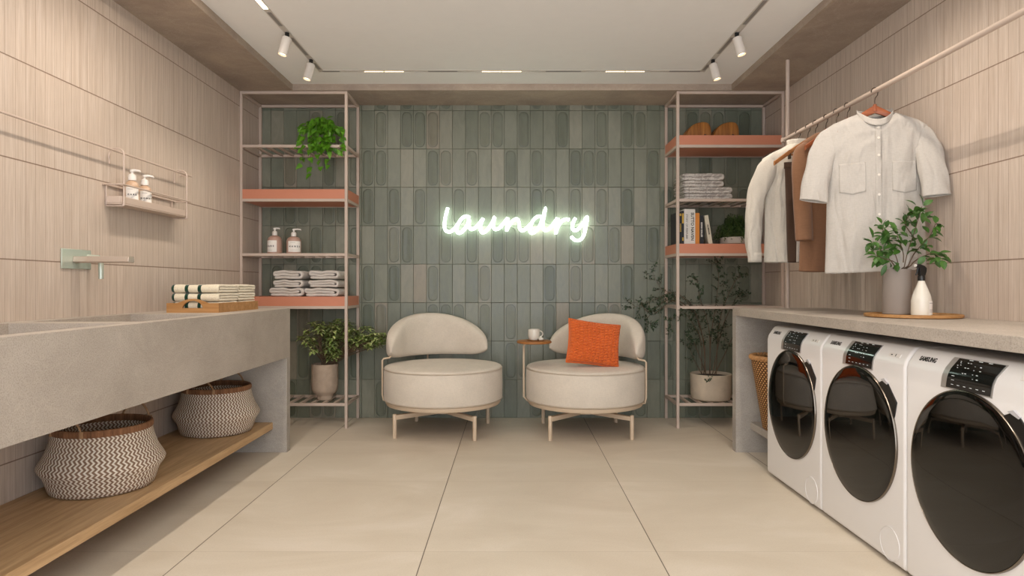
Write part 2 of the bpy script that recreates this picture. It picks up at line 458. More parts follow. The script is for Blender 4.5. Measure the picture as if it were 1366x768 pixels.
def back_wall():
    mb = MB()
    mb.cur = 2; mb.box(-HW, HW, BW, BW+.15, 0, 2.55)
    c0 = TX0-15*TP
    for row in range(9):
        for c in range(-1, 40):
            x0 = max(c0+c*TP, -HW+.0005); x1 = min(c0+(c+1)*TP, HW-.0005)
            z0 = row*TH+.0008; z1 = min((row+1)*TH-.0008, 2.43)
            if x1-x0 < .01: continue
            cut = row == 8 or x1-x0 < TP-.002
            x0 += .0007; x1 -= .0007
            jit = R.uniform(-.0007, .0007)
            yb, yf, e = BW, BW-.007+jit, .0018
            b = len(mb.v); mb.cur = 0
            if c in PILLS[row] and not (x1-x0 < TP-.012):
                cx = (x0+x1)/2 if x1-x0 > TP-.004 else c0+(c+.5)*TP
                cz = row*TH+TH/2; n = 12; hw, hh = .0395, .137
                def loop(hw_, hh_):
                    pts = []
                    for k in range(n+1):
                        a = pi*k/n; pts.append((cx+hw_*cos(a), cz+(hh_-hw_)+hw_*sin(a)))
                    for k in range(n+1):
                        a = pi+pi*k/n; pts.append((cx+hw_*cos(a), cz-(hh_-hw_)+hw_*sin(a)))
                    return pts
                L = loop(hw, hh); N = len(L)
                rect = []
                zt = (row+1)*TH-.0008
                for (px, pz) in L:
                    dx = px-cx; dz = pz-cz
                    if abs(dz) > hh-hw:
                        s_ = 1 if dz > 0 else -1; ang = atan2(abs(dz)-(hh-hw), dx)
                        tx = cos(ang); tz = sin(ang); k = 1/max(abs(tx), abs(tz), 1e-6)
                        rect.append((cx+tx*k*(x1-x0)/2, cz+s_*((hh-hw)+tz*k*((zt-z0)/2-(hh-hw)))))
                    else: rect.append((x1 if dx > 0 else x0, pz))
                cl = lambda q: min(q, 2.43)
                def inset(p, e): return (min(max(p[0], x0+e), x1-e), min(max(p[1], z0+e), zt-e))
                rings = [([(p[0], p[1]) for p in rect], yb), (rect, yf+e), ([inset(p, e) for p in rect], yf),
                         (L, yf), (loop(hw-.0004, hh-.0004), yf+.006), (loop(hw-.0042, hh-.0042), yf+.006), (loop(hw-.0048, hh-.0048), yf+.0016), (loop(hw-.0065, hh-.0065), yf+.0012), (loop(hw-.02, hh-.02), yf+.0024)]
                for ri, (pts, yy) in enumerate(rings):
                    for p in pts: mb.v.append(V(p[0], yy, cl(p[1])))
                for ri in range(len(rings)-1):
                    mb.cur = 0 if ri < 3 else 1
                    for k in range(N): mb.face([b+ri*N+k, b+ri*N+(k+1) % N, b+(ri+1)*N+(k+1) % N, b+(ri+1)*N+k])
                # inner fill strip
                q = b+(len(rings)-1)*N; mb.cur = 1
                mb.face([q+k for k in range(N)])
            else:
                ring = [(x0, z0), (x1, z0), (x1, z1), (x0, z1)]
                r2 = [(x0+e, z0+e), (x1-e, z0+e), (x1-e, z1-e), (x0+e, z1-e)]
                tl = R.uniform(-.0005, .0005)
                for p in ring: mb.v.append(V(p[0], yb, p[1]))
                for p in ring: mb.v.append(V(p[0], yf+e, p[1]))
                for p in r2: mb.v.append(V(p[0], yf+(tl if p[0] > (x0+x1)/2 else -tl), p[1]))
                for a in (0, 4):
                    for k in range(4): mb.face([b+a+k, b+a+(k+1) % 4, b+a+4+(k+1) % 4, b+a+4+k])
                mb.face([b+8, b+9, b+10, b+11])
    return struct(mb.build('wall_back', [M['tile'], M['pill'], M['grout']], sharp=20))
back_wall()

# ------------------------------------------------------------------ left vanity counter
CX = -1.383
def counter_left():
    t = empty('vanity_counter', (-1.67, 2.2, 0))
    tag(t, 'long greige concrete vanity counter with two sunken basins along the left wall', 'counter')
    def loc(mb): mb.v = [v-V(-1.67, 2.2, 0) for v in mb.v]; return mb
    ya, yb = .3, 4.017
    zt, zb, zf = .883, .582, .775
    b1 = (1.66, 2.40); b2 = (2.52, 3.17); xa, xb = -1.875, -1.45
    mb = MB()
    cells_y = [ya, b1[0], b1[1], b2[0], b2[1], yb]
    # apron block
    mb.box(xb, CX, ya, yb, zb, zt); mb.box(-HW+.001, xa, ya, yb, zb, zt)
    for i in range(5):
        z1 = zf if i in (1, 3) else zt
        mb.box(xa, xb, cells_y[i], cells_y[i+1], zb, z1)
    loc(mb).build('worktop', M['counter'], t)
    loc(MB().box(-HW+.001, CX, 3.96, yb, 0, zb).build and MB().box(-HW+.001, CX, 3.96, yb, 0, zb)).build('side_panel', M['panel'], t)
    loc(MB().box(-HW+.001, CX, .3, .357, 0, zb)).build('side_panel', M['panel'], t)
    loc(MB().box(-HW+.001, -1.469, .357, 3.96, .143, .185)).build('lower_shelf', M['oak'], t, bevel=.002)
    for (a, b) in (b1, b2):
        yc = (a+b)/2
        d = MB().lathe([(.0, .004), (.018, .004), (.024, .002), (.026, 0)], (-1.66, yc, zf), 24)
        loc(d).build('drain', M['chrome'], t)
    d = MB().box(-1.80, -1.62, 2.392, 2.3995, .828, .842)
    loc(d).build('overflow_trim', M['chrome'], t, bevel=.002)
counter_left()

# ------------------------------------------------------------------ right counter
def counter_right():
    t = empty('laundry_counter', (1.66, 2.2, 0))
    tag(t, 'greige concrete counter running above the three washing machines on the right wall', 'counter')
    def loc(mb): mb.v = [v-V(1.66, 2.2, 0) for v in mb.v]; return mb
    loc(MB().box(1.375, HW-.001, .3, 4.02, .84, .885)).build('worktop', M['counter'], t, bevel=.0015)
    loc(MB().box(1.375, HW-.001, 3.96, 4.02, 0, .84)).build('side_panel', M['panel'], t)
    loc(MB().box(1.375, HW-.001, 1.57, 1.63, 0, .84)).build('side_panel', M['panel'], t)
    loc(MB().box(1.464, HW-.001, 3.53, 3.96, .145, .187)).build('lower_shelf', M['panel'], t)
counter_right()

# ------------------------------------------------------------------ shelving units
def shelf_unit(side, label, levels):
    """levels: (z, kind)"""
    s = side; t = empty('shelving_unit', (s*1.57, 4.81, 0))
    tag(t, label, 'shelving unit', 'open metal shelving units')
    L = V(s*1.57, 4.81, 0); w = .02
    def fin(mb, name, mat, bevel=.0015):
        mb.v = [v-L for v in mb.v]; return mb.build(name, mat, t, bevel=bevel)
    xi, xo, yf, yk = 1.19, HW-.012, 4.63, 4.98
    for (x, y) in ((xi, yf), (xi, yk), (xo, yf), (xo, yk)):
        x0, x1 = sorted((s*(x-w/2), s*(x+w/2)))
        fin(MB().box(x0, x1, y-w/2, y+w/2, 0, 2.419), 'post', M['frame'])
    x0, x1 = sorted((s*(xi+w/2), s*(xo-w/2)))
    for z, k in levels+[(2.408, 'rail')]:
        mb = MB()
        mb.box(x0, x1, yf-w/2, yf+w/2, z-w/2, z+w/2); mb.box(x0, x1, yk-w/2, yk+w/2, z-w/2, z+w/2)
        for x in (xi, xo):
            a, b = sorted((s*(x-w/2), s*(x+w/2)))
            mb.box(a, b, yf+w/2, yk-w/2, z-w/2, z+w/2)
        fin(mb, 'shelf_frame' if k != 'rail' else 'top_frame', M['frame'])
        if k == 'slat':
            sl = MB(); n = 8
            for i in range(1, n+1):
                xc = x0+(x1-x0)*i/(n+1)
                sl.box(xc-.009, xc+.009, yf+w/2, yk-w/2, z-.004, z+.009)
            fin(sl, 'slats', M['frame'], 0)
        if k == 'coral':
            o = fin(MB().box(min(s*(xi-.006), s*(xo+.01)), max(s*(xi-.006), s*(xo+.01)), yf+w/2+.0005, yk-w/2-.0005, z-.004, z+.079) if 0 else
                    MB().box(x0-.0, x1+.0, yf-.0085, yk+.008, z+w/2, z+.078), 'shelf_board', M['coral'], .001)
            o['label'] = 'coral lacquered shelf board'
            o2 = fin(MB().box(x0, x1, yf+w/2, yk-w/2, z-.006, z+w/2), 'shelf_underside', M['coral'], 0)
            sd = s*xi
            fin(MB().box(min(sd-.0085, sd+.0085), max(sd-.0085, sd+.0085), yf+w/2, yk-w/2, z+w/2, z+.078), 'shelf_end', M['coral'], 0)
shelf_unit(-1, 'tall open metal shelving unit on the left, behind the vanity, trailing plant near its top',
           [(.171, 'slat'), (.867, 'coral'), (1.246, 'slat'), (1.637, 'coral'), (2.024, 'slat')])
shelf_unit(1, 'tall open metal shelving unit on the right, holding books and grey towels',
           [(.171, 'slat'), (.867, 'slat'), (1.246, 'coral'), (1.637, 'slat'), (2.024, 'coral')])
ZS = {'slatL': {0: .181, 2: 1.256, 4: 2.034}, 'cor': {1: .945, 3: 1.715}}

# ------------------------------------------------------------------ washers
def washer():
    t = empty('washing_machine', (1.386, 3.198, 0))
    W = .306
    prof = [(.004, .012), (0, .03), (0, .735), (.006, .757), (.028, .79), (.040, .803), (.055, .807), (.56, .807), (.56, .012)]
    body = MB().prism(prof, -W, W, 'y')
    body.build('body', M['white'], t, bevel=.011, seg=4)
    for x in (.05, .5):
        for y in (-.25, .25): MB().cyl((x, y, 0), (x, y, .014), .02).build('foot', M['black'], t)
    # door
    dz = .437
    d = MB().lathe([(.2665, .0), (.2668, -.005), (.2652, -.0085), (.2636, -.009), (.2622, -.0075), (.2620, -.006)], (0, 0, dz), 96, 'x', cap=False)
    door = d.build('door', M['rimdark'], t)
    g = MB().lathe([(.2621, -.006), (.2612, -.0078), (.258, -.0088), (.235, -.0105), (.20, -.0118), (.12, -.0138), (.05, -.0145), (.0001, -.0146)], (0, 0, dz), 96, 'x', cap=False)
    g.build('door_glass', M['dglass'], door)['label'] = 'round black glossy door glass'
    # handle pocket, camera side (-y)
    def px(p): return (-p[0], dz+p[1])
    poly = [px(p) for p in ((.10, .20), (.185, .238), (.205, .228), (.262, .165), (.250, .118), (.22, .05), (.15, .1))]
    MB().prism(poly, -.004, .01, 'x').build('handle_recess', M['black'], t, bevel=.001)
    lip = MB().prism([px(p) for p in ((.165, .236), (.187, .243), (.210, .229), (.205, .222))], -.006, .01, 'x')
    lip.build('handle_lip', M['gasket'], t)
    # sloped panel frame: surface point at param s along profile
    pts = [V(0, 0, .69), V(0, 0, .735), V(.006, 0, .757), V(.028, 0, .79), V(.040, 0, .803)]
    lens = [0]
    for i in range(1, len(pts)): lens.append(lens[-1]+(pts[i]-pts[i-1]).length)
    def surf(sv, off):
        for i in range(1, len(pts)):
            if sv <= lens[i] or i == len(pts)-1:
                a = (sv-lens[i-1])/(lens[i]-lens[i-1]); p = pts[i-1].lerp(pts[i], a)
                d_ = (pts[i]-pts[i-1]).normalized(); n = V(-d_.z, 0, d_.x)
                return p+n*off
    T = lens[-1]
    def patch(ya, yb, s0, s1, off, thick, shear=0, rnd=0):
        mb = MB()
        def fn(u, v):
            s_ = s0+(s1-s0)*v; p = surf(s_, off); y = ya+(yb-ya)*u - shear*(v-.5)
            return (p.x, y, p.z)
        def fb(u, v):
            s_ = s0+(s1-s0)*v; p = surf(s_, off-thick); y = ya+(yb-ya)*u - shear*(v-.5)
            return (p.x, y, p.z)
        mb.grid(fn, 8, 10); mb.grid(fb, 8, 10)
        b2 = 9*11
        edge = [i*11 for i in range(9)]+[8*11+j for j in range(1, 11)]+[i*11+10 for i in range(7, -1, -1)]+[j for j in range(9, 0, -1)]
        for k in range(len(edge)):
            a, c = edge[k], edge[(k+1) % len(edge)]; mb.face([a, c, c+b2, a+b2])
        return mb
    # camera side is -y. W2 display: y offset from far edge .225..  to .41 of .612
    far = W
    y0d, y1d = far-.20, far-.415
    br = patch(y0d+.004, y1d-.004, .008, T-.012, .0022, .006, .02); bz = br.build('display_bezel', M['silver'], t)
    dp = patch(y0d-.024, y1d+.002, .012, T-.015, .0042, .005, .02); scr = dp.build('display', M['disp'], t)
    ic = MB(); rr = random.Random(3)
    def blk(yc, s_, wy, hs):
        p = patch(yc-wy*.36, yc+wy*.36, s_-hs*.36, s_+hs*.36, .0047, .0003); ic_b = len(ic.v); ic.v += p.v
        for f_ in p.f: ic.face([ic_b+i for i in f_])
    ys, ye = y0d-.034, y1d+.012
    for k in range(5): blk(ys-.012-rr.random()*.02, .10-.009*k*.6+rr.uniform(-.002, .002), .006, .0022)
    for k in range(6): blk(ys-.05-(k % 2)*.012, .098-.011*(k//2)*1.6, .009, .0022)
    for k in range(3): blk(ys-.055-.04*k, .108, .022, .0018)
    for k in range(4): blk(ys-.115+rr.uniform(-.006, .006), .09-.013*k, .01, .0025)
    for k in range(6): blk(ys-.01-k*.027, .024, .014, .0018)
    for k in range(4): blk(ys-.085-.004*k, .09-.013*k, .006, .0015)
    for k in range(2): blk(ys-.012, .05-.012*k, .018, .0018)
    ic.v = [v for v in ic.v]; ic.build('display_icons', M['lcd'], scr)
    bt = patch(far-.498, far-.566, .075, .089, .0025, .004); bt.build('button', M['pump'], t, bevel=.001)
    bi = patch(far-.51, far-.519, .080, .084, .0030, .001)
    b3 = patch(far-.537, far-.541, .077, .087, .0030, .001); k0 = len(bi.v); bi.v += b3.v
    for f_ in b3.f: bi.face([k0+i for i in f_])
    bi.build('button_mark', M['ink'], t)
    # lettering
    tx = text_mb('SAMSUNG', .0235, 1.05, .0009)
    xs = [v.x for v in tx.v]
    tw = max(xs)-min(xs)
    out = []
    for v in tx.v:
        p = surf(.088+v.y, .0006+v.z); out.append(V(p.x, far-.095-v.x*.085/tw, p.z))
    tx.v = out; tx.build('lettering', M['ink'], t)
    # filter cover ring
    fr = MB().lathe([(.0615, .002), (.0615, -.0022), (.0595, -.0022), (.0590, .0)], (0, -.215, .078), 48, 'x', cap=False)
    fr.build('filter_cover', M['white'], t)
    fd = MB().lathe([(.058, .001), (.058, -.0012), (.0001, -.0012)], (0, -.215, .078), 48, 'x', cap=False)
    fd.build('filter_cover', M['white'], t)
    return t
w0 = washer()
tag(w0, 'white front-loading washing machine farthest from the camera, next to the wicker basket', 'washing machine', 'front loading washers')
clone(w0, (1.386, 2.580, 0), 'middle one of the three white washing machines, below the round tray', group='front loading washers')
clone(w0, (1.386, 1.962, 0), 'nearest white washing machine, cut off by the right edge of the photo', group='front loading washers')

# ------------------------------------------------------------------ armchairs
def armchair(loc, leg0, back_az, label, seed, ends):
    t = empty('swivel_armchair', loc); tag(t, label, 'armchair', 'round cream armchairs')
    r = .415
    # legs & arms
    for k in range(4):
        a = leg0+k*pi/2; c = V(cos(a), sin(a), 0)
        lg = MB().lathe([(.0125, 0), (.0135, .004), (.0135, .158), (.012, .162)], c*.385, 20); lg.build('leg', M['cmetal'], t)
    ar = MB()
    for k in range(2):
        a = leg0+k*pi/2; c = V(cos(a), sin(a), 0); ar.bar(c*.38+V(0, 0, .141), -c*.38+V(0, 0, .141), .03, .030-.002*k)
    ar.lathe([(.0, .128), (.07, .128), (.07, .160), (.045, .175), (.045, .20)], n=32)
    ar.build('cross_base', M['cmetal'], t, bevel=.0015)
    MB().lathe([(.0, .196), (r-.035, .196), (r-.018, .200), (r-.012, .21), (r-.012, .226), (r-.02, .232), (0, .232)], n=96, cap=False).build('base_ring', M['cmetal'], t)
    prof = [(0, .23), (r-.01, .230), (r-.002, .236), (r, .245), (r+.002, .34), (r, .432), (r-.003, .443), (r-.009, .447), (r-.004, .451), (r-.006, .458), (r-.018, .464), (r-.05, .469), (r-.15, .475), (0, .478)]
    seat = MB().lathe(prof, n=96, cap=False).build('seat', M['cream'], t, sharp=60)
    p = MB(); n = 96
    for z, rr in ((.4475, r-.002), (.2365, r+.000)):
        p.tube([(rr*cos(2*pi*k/n), rr*sin(2*pi*k/n), z) for k in range(n)], .0032, 6, True)
    p.build('piping', M['piping'], seat)
    # backrest
    half = radians(78); zb0 = .502; H = .315; rc = .366; T = .055
    mb = MB()
    def fn(u, v):
        # u around section loop, v along azimuth
        s_ = -1+2*v; s_ = sin(s_*pi/2)*.5+s_*.5 if abs(s_) < 1 else s_
        e = max(0.0, 1-abs(s_)**2.1)
        h = H*e**.56
        zb = zb0+.055*abs(s_)**7
        ec = max(0.0, 1-abs(s_)**9)**.5
        an = 2*pi*u
        cu_, su_ = cos(an), sin(an)
        # superellipse section
        q = .62
        dx = T*ec*(abs(cu_)**q)*(1 if cu_ > 0 else -1)*min(1, .35+h/H)
        hz = h/2*(abs(su_)**q)*(1 if su_ > 0 else -1)
        z = zb+h/2+hz
        lean = .02*(z-zb0)/H
        rad = rc+dx+lean*0
        az = back_az+s_*half
        return (rad*cos(az), rad*sin(az), z)
    mb.grid(fn, 36, 72, cu=True)
    br = mb.build('backrest', M['cream'], t, sharp=70)
    for s_ in (ends, 0):
        az = back_az+s_*half; c = V(cos(az), sin(az), 0)
        ro = r+.012 if s_ else r+.004
        pts = [c*(rc+.0)+V(0, 0, .53), c*(rc+.012)+V(0, 0, .518), c*(ro-.01)+V(0, 0, .512), c*ro+V(0, 0, .50), c*ro+V(0, 0, .26), c*(ro-.008)+V(0, 0, .222), c*(r-.03)+V(0, 0, .215)]
        MB().tube(pts, .0065, 10).build('back_support', M['cmetal'], t)
    return t
armchair((-.484, 4.562, 0), radians(38), radians(113), 'round cream upholstered armchair on the left, empty, with a curved half-moon backrest', 1, .93)
ch2 = armchair((.515, 4.545, 0), radians(47), radians(52), 'round cream upholstered armchair on the right, carrying an orange pillow and a swivel side table', 2, -.93)
# attached side table on the right chair
sd = V(-.432, -.02, 0)
st = MB().tube([(-.36, -.0, .214), (-.405, -.015, .218), (sd.x, sd.y, .245), (sd.x, sd.y, .60), (sd.x+.004, sd.y, .612), (sd.x+.02, sd.y, .618), (sd.x+.09, sd.y, .618)], .0072, 10)
arm = st.build('table_arm', M['cmetal'], ch2)
MB().lathe([(0, .622), (.112, .622), (.121, .626), (.121, .636), (.117, .640), (0, .640)], (sd.x+.072, sd.y-.02, 0), 64, cap=False).build('table_top', M['walnut'], ch2)['label'] = 'small round walnut side tabletop'
TT = V(.515+sd.x+.072, 4.545+sd.y-.02, .640)
# saucer + mug + creamer
sa = MB().lathe([(0, 0), (.055, 0), (.062, .004), (.063, .006), (.05, .005), (0, .004)], n=40, cap=False).build('saucer', M['acacia'])
sa.location = (TT.x+.012, TT.y-.012, TT.z); tag(sa, 'dark wooden saucer under the white mug', 'saucer')
mg = empty('mug', (TT.x-.002, TT.y-.005, TT.z+.0048)); tag(mg, 'white ceramic mug with a loop handle on the small round table', 'mug')
MB().lathe([(0, 0), (.026, 0), (.033, .006), (.0385, .02), (.0405, .045), (.0395, .075), (.0375, .0755), (.0375, .07), (.0365, .02), (.03, .01), (0, .009)], n=40, cap=False).build('cup', M['ceramw'], mg)
hp = [(.036+.026*sin(a)*1.0, 0, .043+.021*cos(a)) for a in [radians(12*k) for k in range(0, 16)]]
MB().tube([V(p[0], 0, p[2]) for p in hp], .0038, 8).build('handle', M['ceramw'], mg)
cr = MB().lathe([(0, 0), (.014, .001), (.0185, .008), (.0175, .016), (.010, .0205), (.005, .022), (.0045, .026), (.002, .028), (0, .028)], n=24, cap=False).build('sugar_pot', M['ceramw'])
cr.location = (TT.x+.046, TT.y-.034, TT.z+.0048); tag(cr, 'tiny white ceramic pebble-shaped pot beside the mug', 'pot')

# pillow
def pillow():
    w, h = .368, .300
    NU, NV = 168, 180
    mb = MB()
    def outline(u, v):
        x = (u-.5)*w; z = (v-.5)*h
        pin = 1-.06*(1-(2*v-1)**2); pin2 = 1-.05*(1-(2*u-1)**2)
        return x*pin, z*pin2
    def thick(u, v):
        a = max(0, 1-abs(2*u-1)**3.2); b = max(0, 1-abs(2*v-1)**3.2)
        return .055*(a*b)**.5+.004
    def knit(u, v):
        c = u*12+.10*sin(v*19); k = int(c); fc = c-k
        rows = v*15+.35*(k % 2)-.35*sin(fc*pi)+.2*sin(k*2.3)
        rr = abs(sin(rows*pi)); return .0135*(rr**.45)*(max(0, sin(fc*pi))**.35)
    for sgn in (-1, 1):
        mb.grid(lambda u, v: (outline(u, v)[0], sgn*(thick(u, v)+(knit(u, v) if 0.01 < u < .99 and .01 < v < .99 else 0)), outline(u, v)[1]), NU, NV)
    # edge cord
    pts = []
    for k in range(40): pts.append((k/40, 0))
    for k in range(40): pts.append((1, k/40))
    for k in range(40): pts.append((1-k/40, 1))
    for k in range(40): pts.append((0, 1-k/40))
    mb.tube([V(outline(u, v)[0], 0, outline(u, v)[1]) for u, v in pts], .0055, 8, True)
    return mb
pm = pillow().build('pillow', M['orange'], sharp=80)
tag(pm, 'burnt orange knitted cushion leaning on the right armchair backrest', 'cushion')
pm.rotation_euler = (radians(-16), radians(8), radians(9)); pm.location = (.556, 4.395, .630)

# ------------------------------------------------------------------ neon sign
def catmull(P, n=6, closed=False):
    P = [Vector(p) for p in P]; out = []
    for i in range(len(P)-1):
        p0 = P[max(i-1, 0)]; p1 = P[i]; p2 = P[i+1]; p3 = P[min(i+2, len(P)-1)]
        for k in range(n):
            t_ = k/n; out.append(.5*((2*p1)+(-p0+p2)*t_+(2*p0-5*p1+4*p2-p3)*t_*t_+(-p0+3*p1-3*p2+p3)*t_**3))
    out.append(P[-1]); return out
LET = [
 [(108, 75), (94, 125), (83, 180), (80, 230), (92, 264), (125, 274), (160, 250), (190, 212)],
 [(290, 158), (262, 145), (228, 160), (195, 205), (180, 250), (195, 284), (228, 270), (262, 228), (286, 175), (280, 222), (298, 252), (335, 240), (372, 200), (400, 163)],
 [(400, 163), (384, 205), (376, 250), (395, 280), (430, 262), (468, 212), (497, 152), (484, 205), (492, 247), (522, 250), (560, 215), (604, 160)],
 [(606, 158), (602, 210), (594, 262), (614, 225), (650, 180), (682, 168), (697, 195), (702, 240), (722, 264), (755, 248), (792, 212)],
 [(884, 150), (855, 146), (820, 172), (794, 222), (786, 264), (806, 284), (842, 262), (875, 212), (900, 140), (918, 76), (906, 140), (895, 205), (900, 250), (922, 262), (955, 240), (988, 200), (1014, 160)],
 [(1018, 160), (1012, 220), (1002, 290), (1018, 235), (1050, 188), (1085, 170), (1114, 174)],
 [(1165, 160), (1145, 200), (1140, 240), (1158, 262), (1190, 250), (1225, 205), (1262, 150), (1254, 215), (1238, 290), (1212, 335), (1180, 346), (1150, 335), (1128, 312)]]
ns = empty('neon_sign', (.0, 4.96, 1.5)); tag(ns, 'glowing white handwritten neon sign reading laundry on the green tiled wall', 'sign')
NY = 4.955
for L in LET:
    pts = []
    for (x, y) in L:
        px, py = 580+x/6.209, 265+y/6.209
        pts.append(V((px-683)*NY/F, NY-4.96, CH+(381-py)*NY/F-1.5))
    MB().tube(catmull(pts, 5), .0115, 10).build('letter', M['neon'], ns)
for (x, y) in ((83, 180), (195, 284), (395, 280), (702, 240), (806, 284), (895, 205), (1012, 220), (1238, 290)):
    px, py = 580+x/6.209, 265+y/6.209; p = V((px-683)*NY/F, 0, CH+(381-py)*NY/F-1.5)
    MB().cyl(p+V(0, .005, 0), p+V(0, .0365, 0), .004, n=8).build('standoff', M['pump'], ns)

# ------------------------------------------------------------------ ceiling track and spots
tr = empty('light_track', (0, 4.33, 2.465)); tag(tr, 'recessed magnetic light track with glowing dotted modules running round the ceiling', 'light track')
ZT = 2.465
def tloc(mb): mb.v = [v-V(0, 4.33, ZT) for v in mb.v]; return mb
XT, YT = 1.28, 4.33
def tube_rail(mb, x0, x1, y0, y1):   # two thin lips
    if x1-x0 > y1-y0:
        mb.box(x0, x1, y0, y0+.006, ZT-.003, ZT); mb.box(x0, x1, y1-.006, y1, ZT-.003, ZT)
        mb.box(x0, x1, y0+.006, y1-.006, ZT-.0012, ZT)
    else:
        mb.box(x0, x0+.006, y0, y1, ZT-.003, ZT); mb.box(x1-.006, x1, y0, y1, ZT-.003, ZT)
        mb.box(x0+.006, x1-.006, y0, y1, ZT-.0012, ZT)
for k in (-1, 1):
    mb = MB(); tube_rail(mb, k*XT-.017, k*XT+.017, .6, YT+.017); tloc(mb).build('rail', M['trackw'], tr)
mb = MB(); tube_rail(mb, -XT+.017, XT-.017, YT-.017, YT+.017); tloc(mb).build('rail', M['trackw'], tr)
def pxX(px, Y): return (px-683)*Y/F
def trY(py): return (ZT-CH)*F/(381-py)
for (a, b) in ((16, 34), (50, 73), (84, 92)):
    tloc(MB().box(-XT-.010, -XT+.010, trY(a), trY(b), ZT-.0035, ZT-.001)).build('track_cover', M['trackd'], tr)
for (a, b) in ((0, 32), (50, 71), (86, 93)):
    tloc(MB().box(XT-.010, XT+.010, trY(max(a, -60)), trY(b), ZT-.0035, ZT-.001)).build('track_cover', M['trackd'], tr)
for (a, b) in ((430, 453), (571, 610), (728, 775), (893, 934)):
    tloc(MB().box(pxX(a, YT), pxX(b, YT), YT-.010, YT+.010, ZT-.0035, ZT-.001)).build('track_cover', M['trackd'], tr)
for (a, b) in ((486, 511), (513.6, 538.6), (642.8, 668), (670, 695.5), (807.8, 833), (835, 860)):
    x0, x1 = pxX(a, YT), pxX(b, YT)
    md = tloc(MB().box(x0, x1, YT-.011, YT+.011, ZT-.004, ZT-.001)).build('led_module', M['trackw'], tr)
    dd = MB()
    for k in range(10):
        xc = x0+(x1-x0)*(k+.5)/10; dd.lathe([(.0001, -.0052), (.0042, -.0052), (.0042, -.004)], (xc, YT, ZT), 10, cap=False)
    tloc(dd).build('led_lens', M['led'], md)
tloc(MB().box(-XT-.012, -XT+.012, 2.35, trY(11), ZT-.0045, ZT-.001)).build('linear_light', M['led'], tr)['label'] = 'glowing linear diffuser'

def area(name, loc, sx, sy, power, col=(1, .885, .76), rot=(0, 0, 0)):
    l = bpy.data.lights.new(name, 'AREA'); l.shape = 'RECTANGLE'; l.size = sx; l.size_y = sy; l.energy = power; l.color = col
    o = bpy.data.objects.new(name, l); COL.objects.link(o); o.location = loc; o.rotation_euler = rot; return o
def spot(loc, target, power, size=75, blend=.6, col=(1, .885, .76), rad=.004):
    l = bpy.data.lights.new('spot_lamp', 'SPOT'); l.energy = power; l.color = col; l.spot_size = radians(size); l.spot_blend = blend; l.shadow_soft_size = rad
    o = bpy.data.objects.new('spot_lamp', l); COL.objects.link(o); o.location = loc
    d = Vector(target)-Vector(loc); o.rotation_euler = d.to_track_quat('-Z', 'Y').to_euler(); return o

def spot_fixture(side, Y, label, power):
    t = empty('track_spotlight', (side*XT, Y, ZT)); tag(t, label, 'spotlight', 'white track spotlights')
    MB().lathe([(.012, -.004), (.012, -.022), (.006, -.03)], n=16).build('joint', M['black'], t)
    ax = V(side*.24, -.10, -1).normalized()
    top = V(0, 0, -.030); L = .105
    q = ax.to_track_quat('Z', 'Y').to_matrix().to_4x4(); q.translation = top
    b = MB().lathe([(0, 0), (.022, 0), (.0265, .004), (.0265, L), (.0235, L), (.022, L-.012), (0, L-.013)], n=32, cap=False)
    xf(b, q).build('lamp_body', M['spotw'], t)
    e = MB().lathe([(.0001, L-.010), (.0215, L-.010)], n=32, cap=False); xf(e, q).build('lens', M['ledsoft'], t)
    p = V(side*XT, Y, ZT)+top+ax*(L+.01)
    spot(p, p+ax, power, 95, .8)
PW = 12.5
LC = (1, .885, .76)
spot_fixture(-1, 3.67, 'white cylindrical ceiling spotlight on the left track, nearer the camera', PW)
spot_fixture(-1, 4.106, 'white cylindrical ceiling spotlight on the left track, nearest its far corner', PW*.8)
spot_fixture(1, 3.67, 'white cylindrical ceiling spotlight on the right track, nearer the camera', PW*1.2)
spot_fixture(1, 4.106, 'white cylindrical ceiling spotlight on the right track, nearest its far corner', PW*.8)
for s_ in (-1, 1):
    for Y in (1.2, 2.75):
        spot((s_*XT, Y, 2.40), (s_*XT+s_*.45, Y+.05, 1.2), PW*(1.5 if s_ > 0 else .85), 120, .9)
for xm in (-.991, -.07, .76):
    area('track_area', (xm, YT, ZT-.012), .26, .02, 1.1)
area('track_area', (-XT, 2.8, ZT-.012), .012, .8, 8)
area('track_area', (XT, 1.6, ZT-.012), .012, .8, 8)
area('track_area', (-XT, 1.2, ZT-.012), .012, .8, 8)
area('track_area', (0, .7, ZT-.012), 1.6, .03, 14)

# ------------------------------------------------------------------ baskets
def seagrass_basket():
    t = empty('seagrass_basket')
    prof = [(0, 0), (.17, 0), (.19, .006), (.198, .03), (.208, .065), (.228, .095), (.232, .108), (.226, .122), (.205, .158), (.190, .20), (.183, .235), (.180, .250),
            (.174, .250), (.176, .225), (.182, .20), (.196, .158), (.216, .122), (.222, .108), (.198, .065), (.186, .03), (.165, .012), (0, .012)]
    MB().lathe(prof, n=96, cap=False).build('basket_body', M['zig'], t, sharp=60)
    rim = MB(); n = 96
    rim.lathe([(.181, .238), (.185, .243), (.1865, .255), (.183, .266), (.177, .268), (.172, .262), (.171, .245), (.175, .238), (.181, .238)], n=96, cap=False)
    rim.build('rim', M['braid'], t)
    for az in (radians(-105), radians(75)):
        hd = MB(); pts = []
        w = .42
        for k in range(17):
            a = pi*k/16; an = az+w*cos(a)
            rr = .184-.01*sin(a)
            pts.append(V(rr*cos(an), rr*sin(an), .245+.075*sin(a)))
        hd.tube(pts, .0042, 8)
        for e in (0, 16): hd.tube([pts[e]+V(0, 0, -.004), pts[e]+V(0, 0, .022)], .008, 8)
        hd.build('handle', M['rope'], t)
    return t
b1 = seagrass_basket(); b1.location = (-1.712, 2.70, .185)
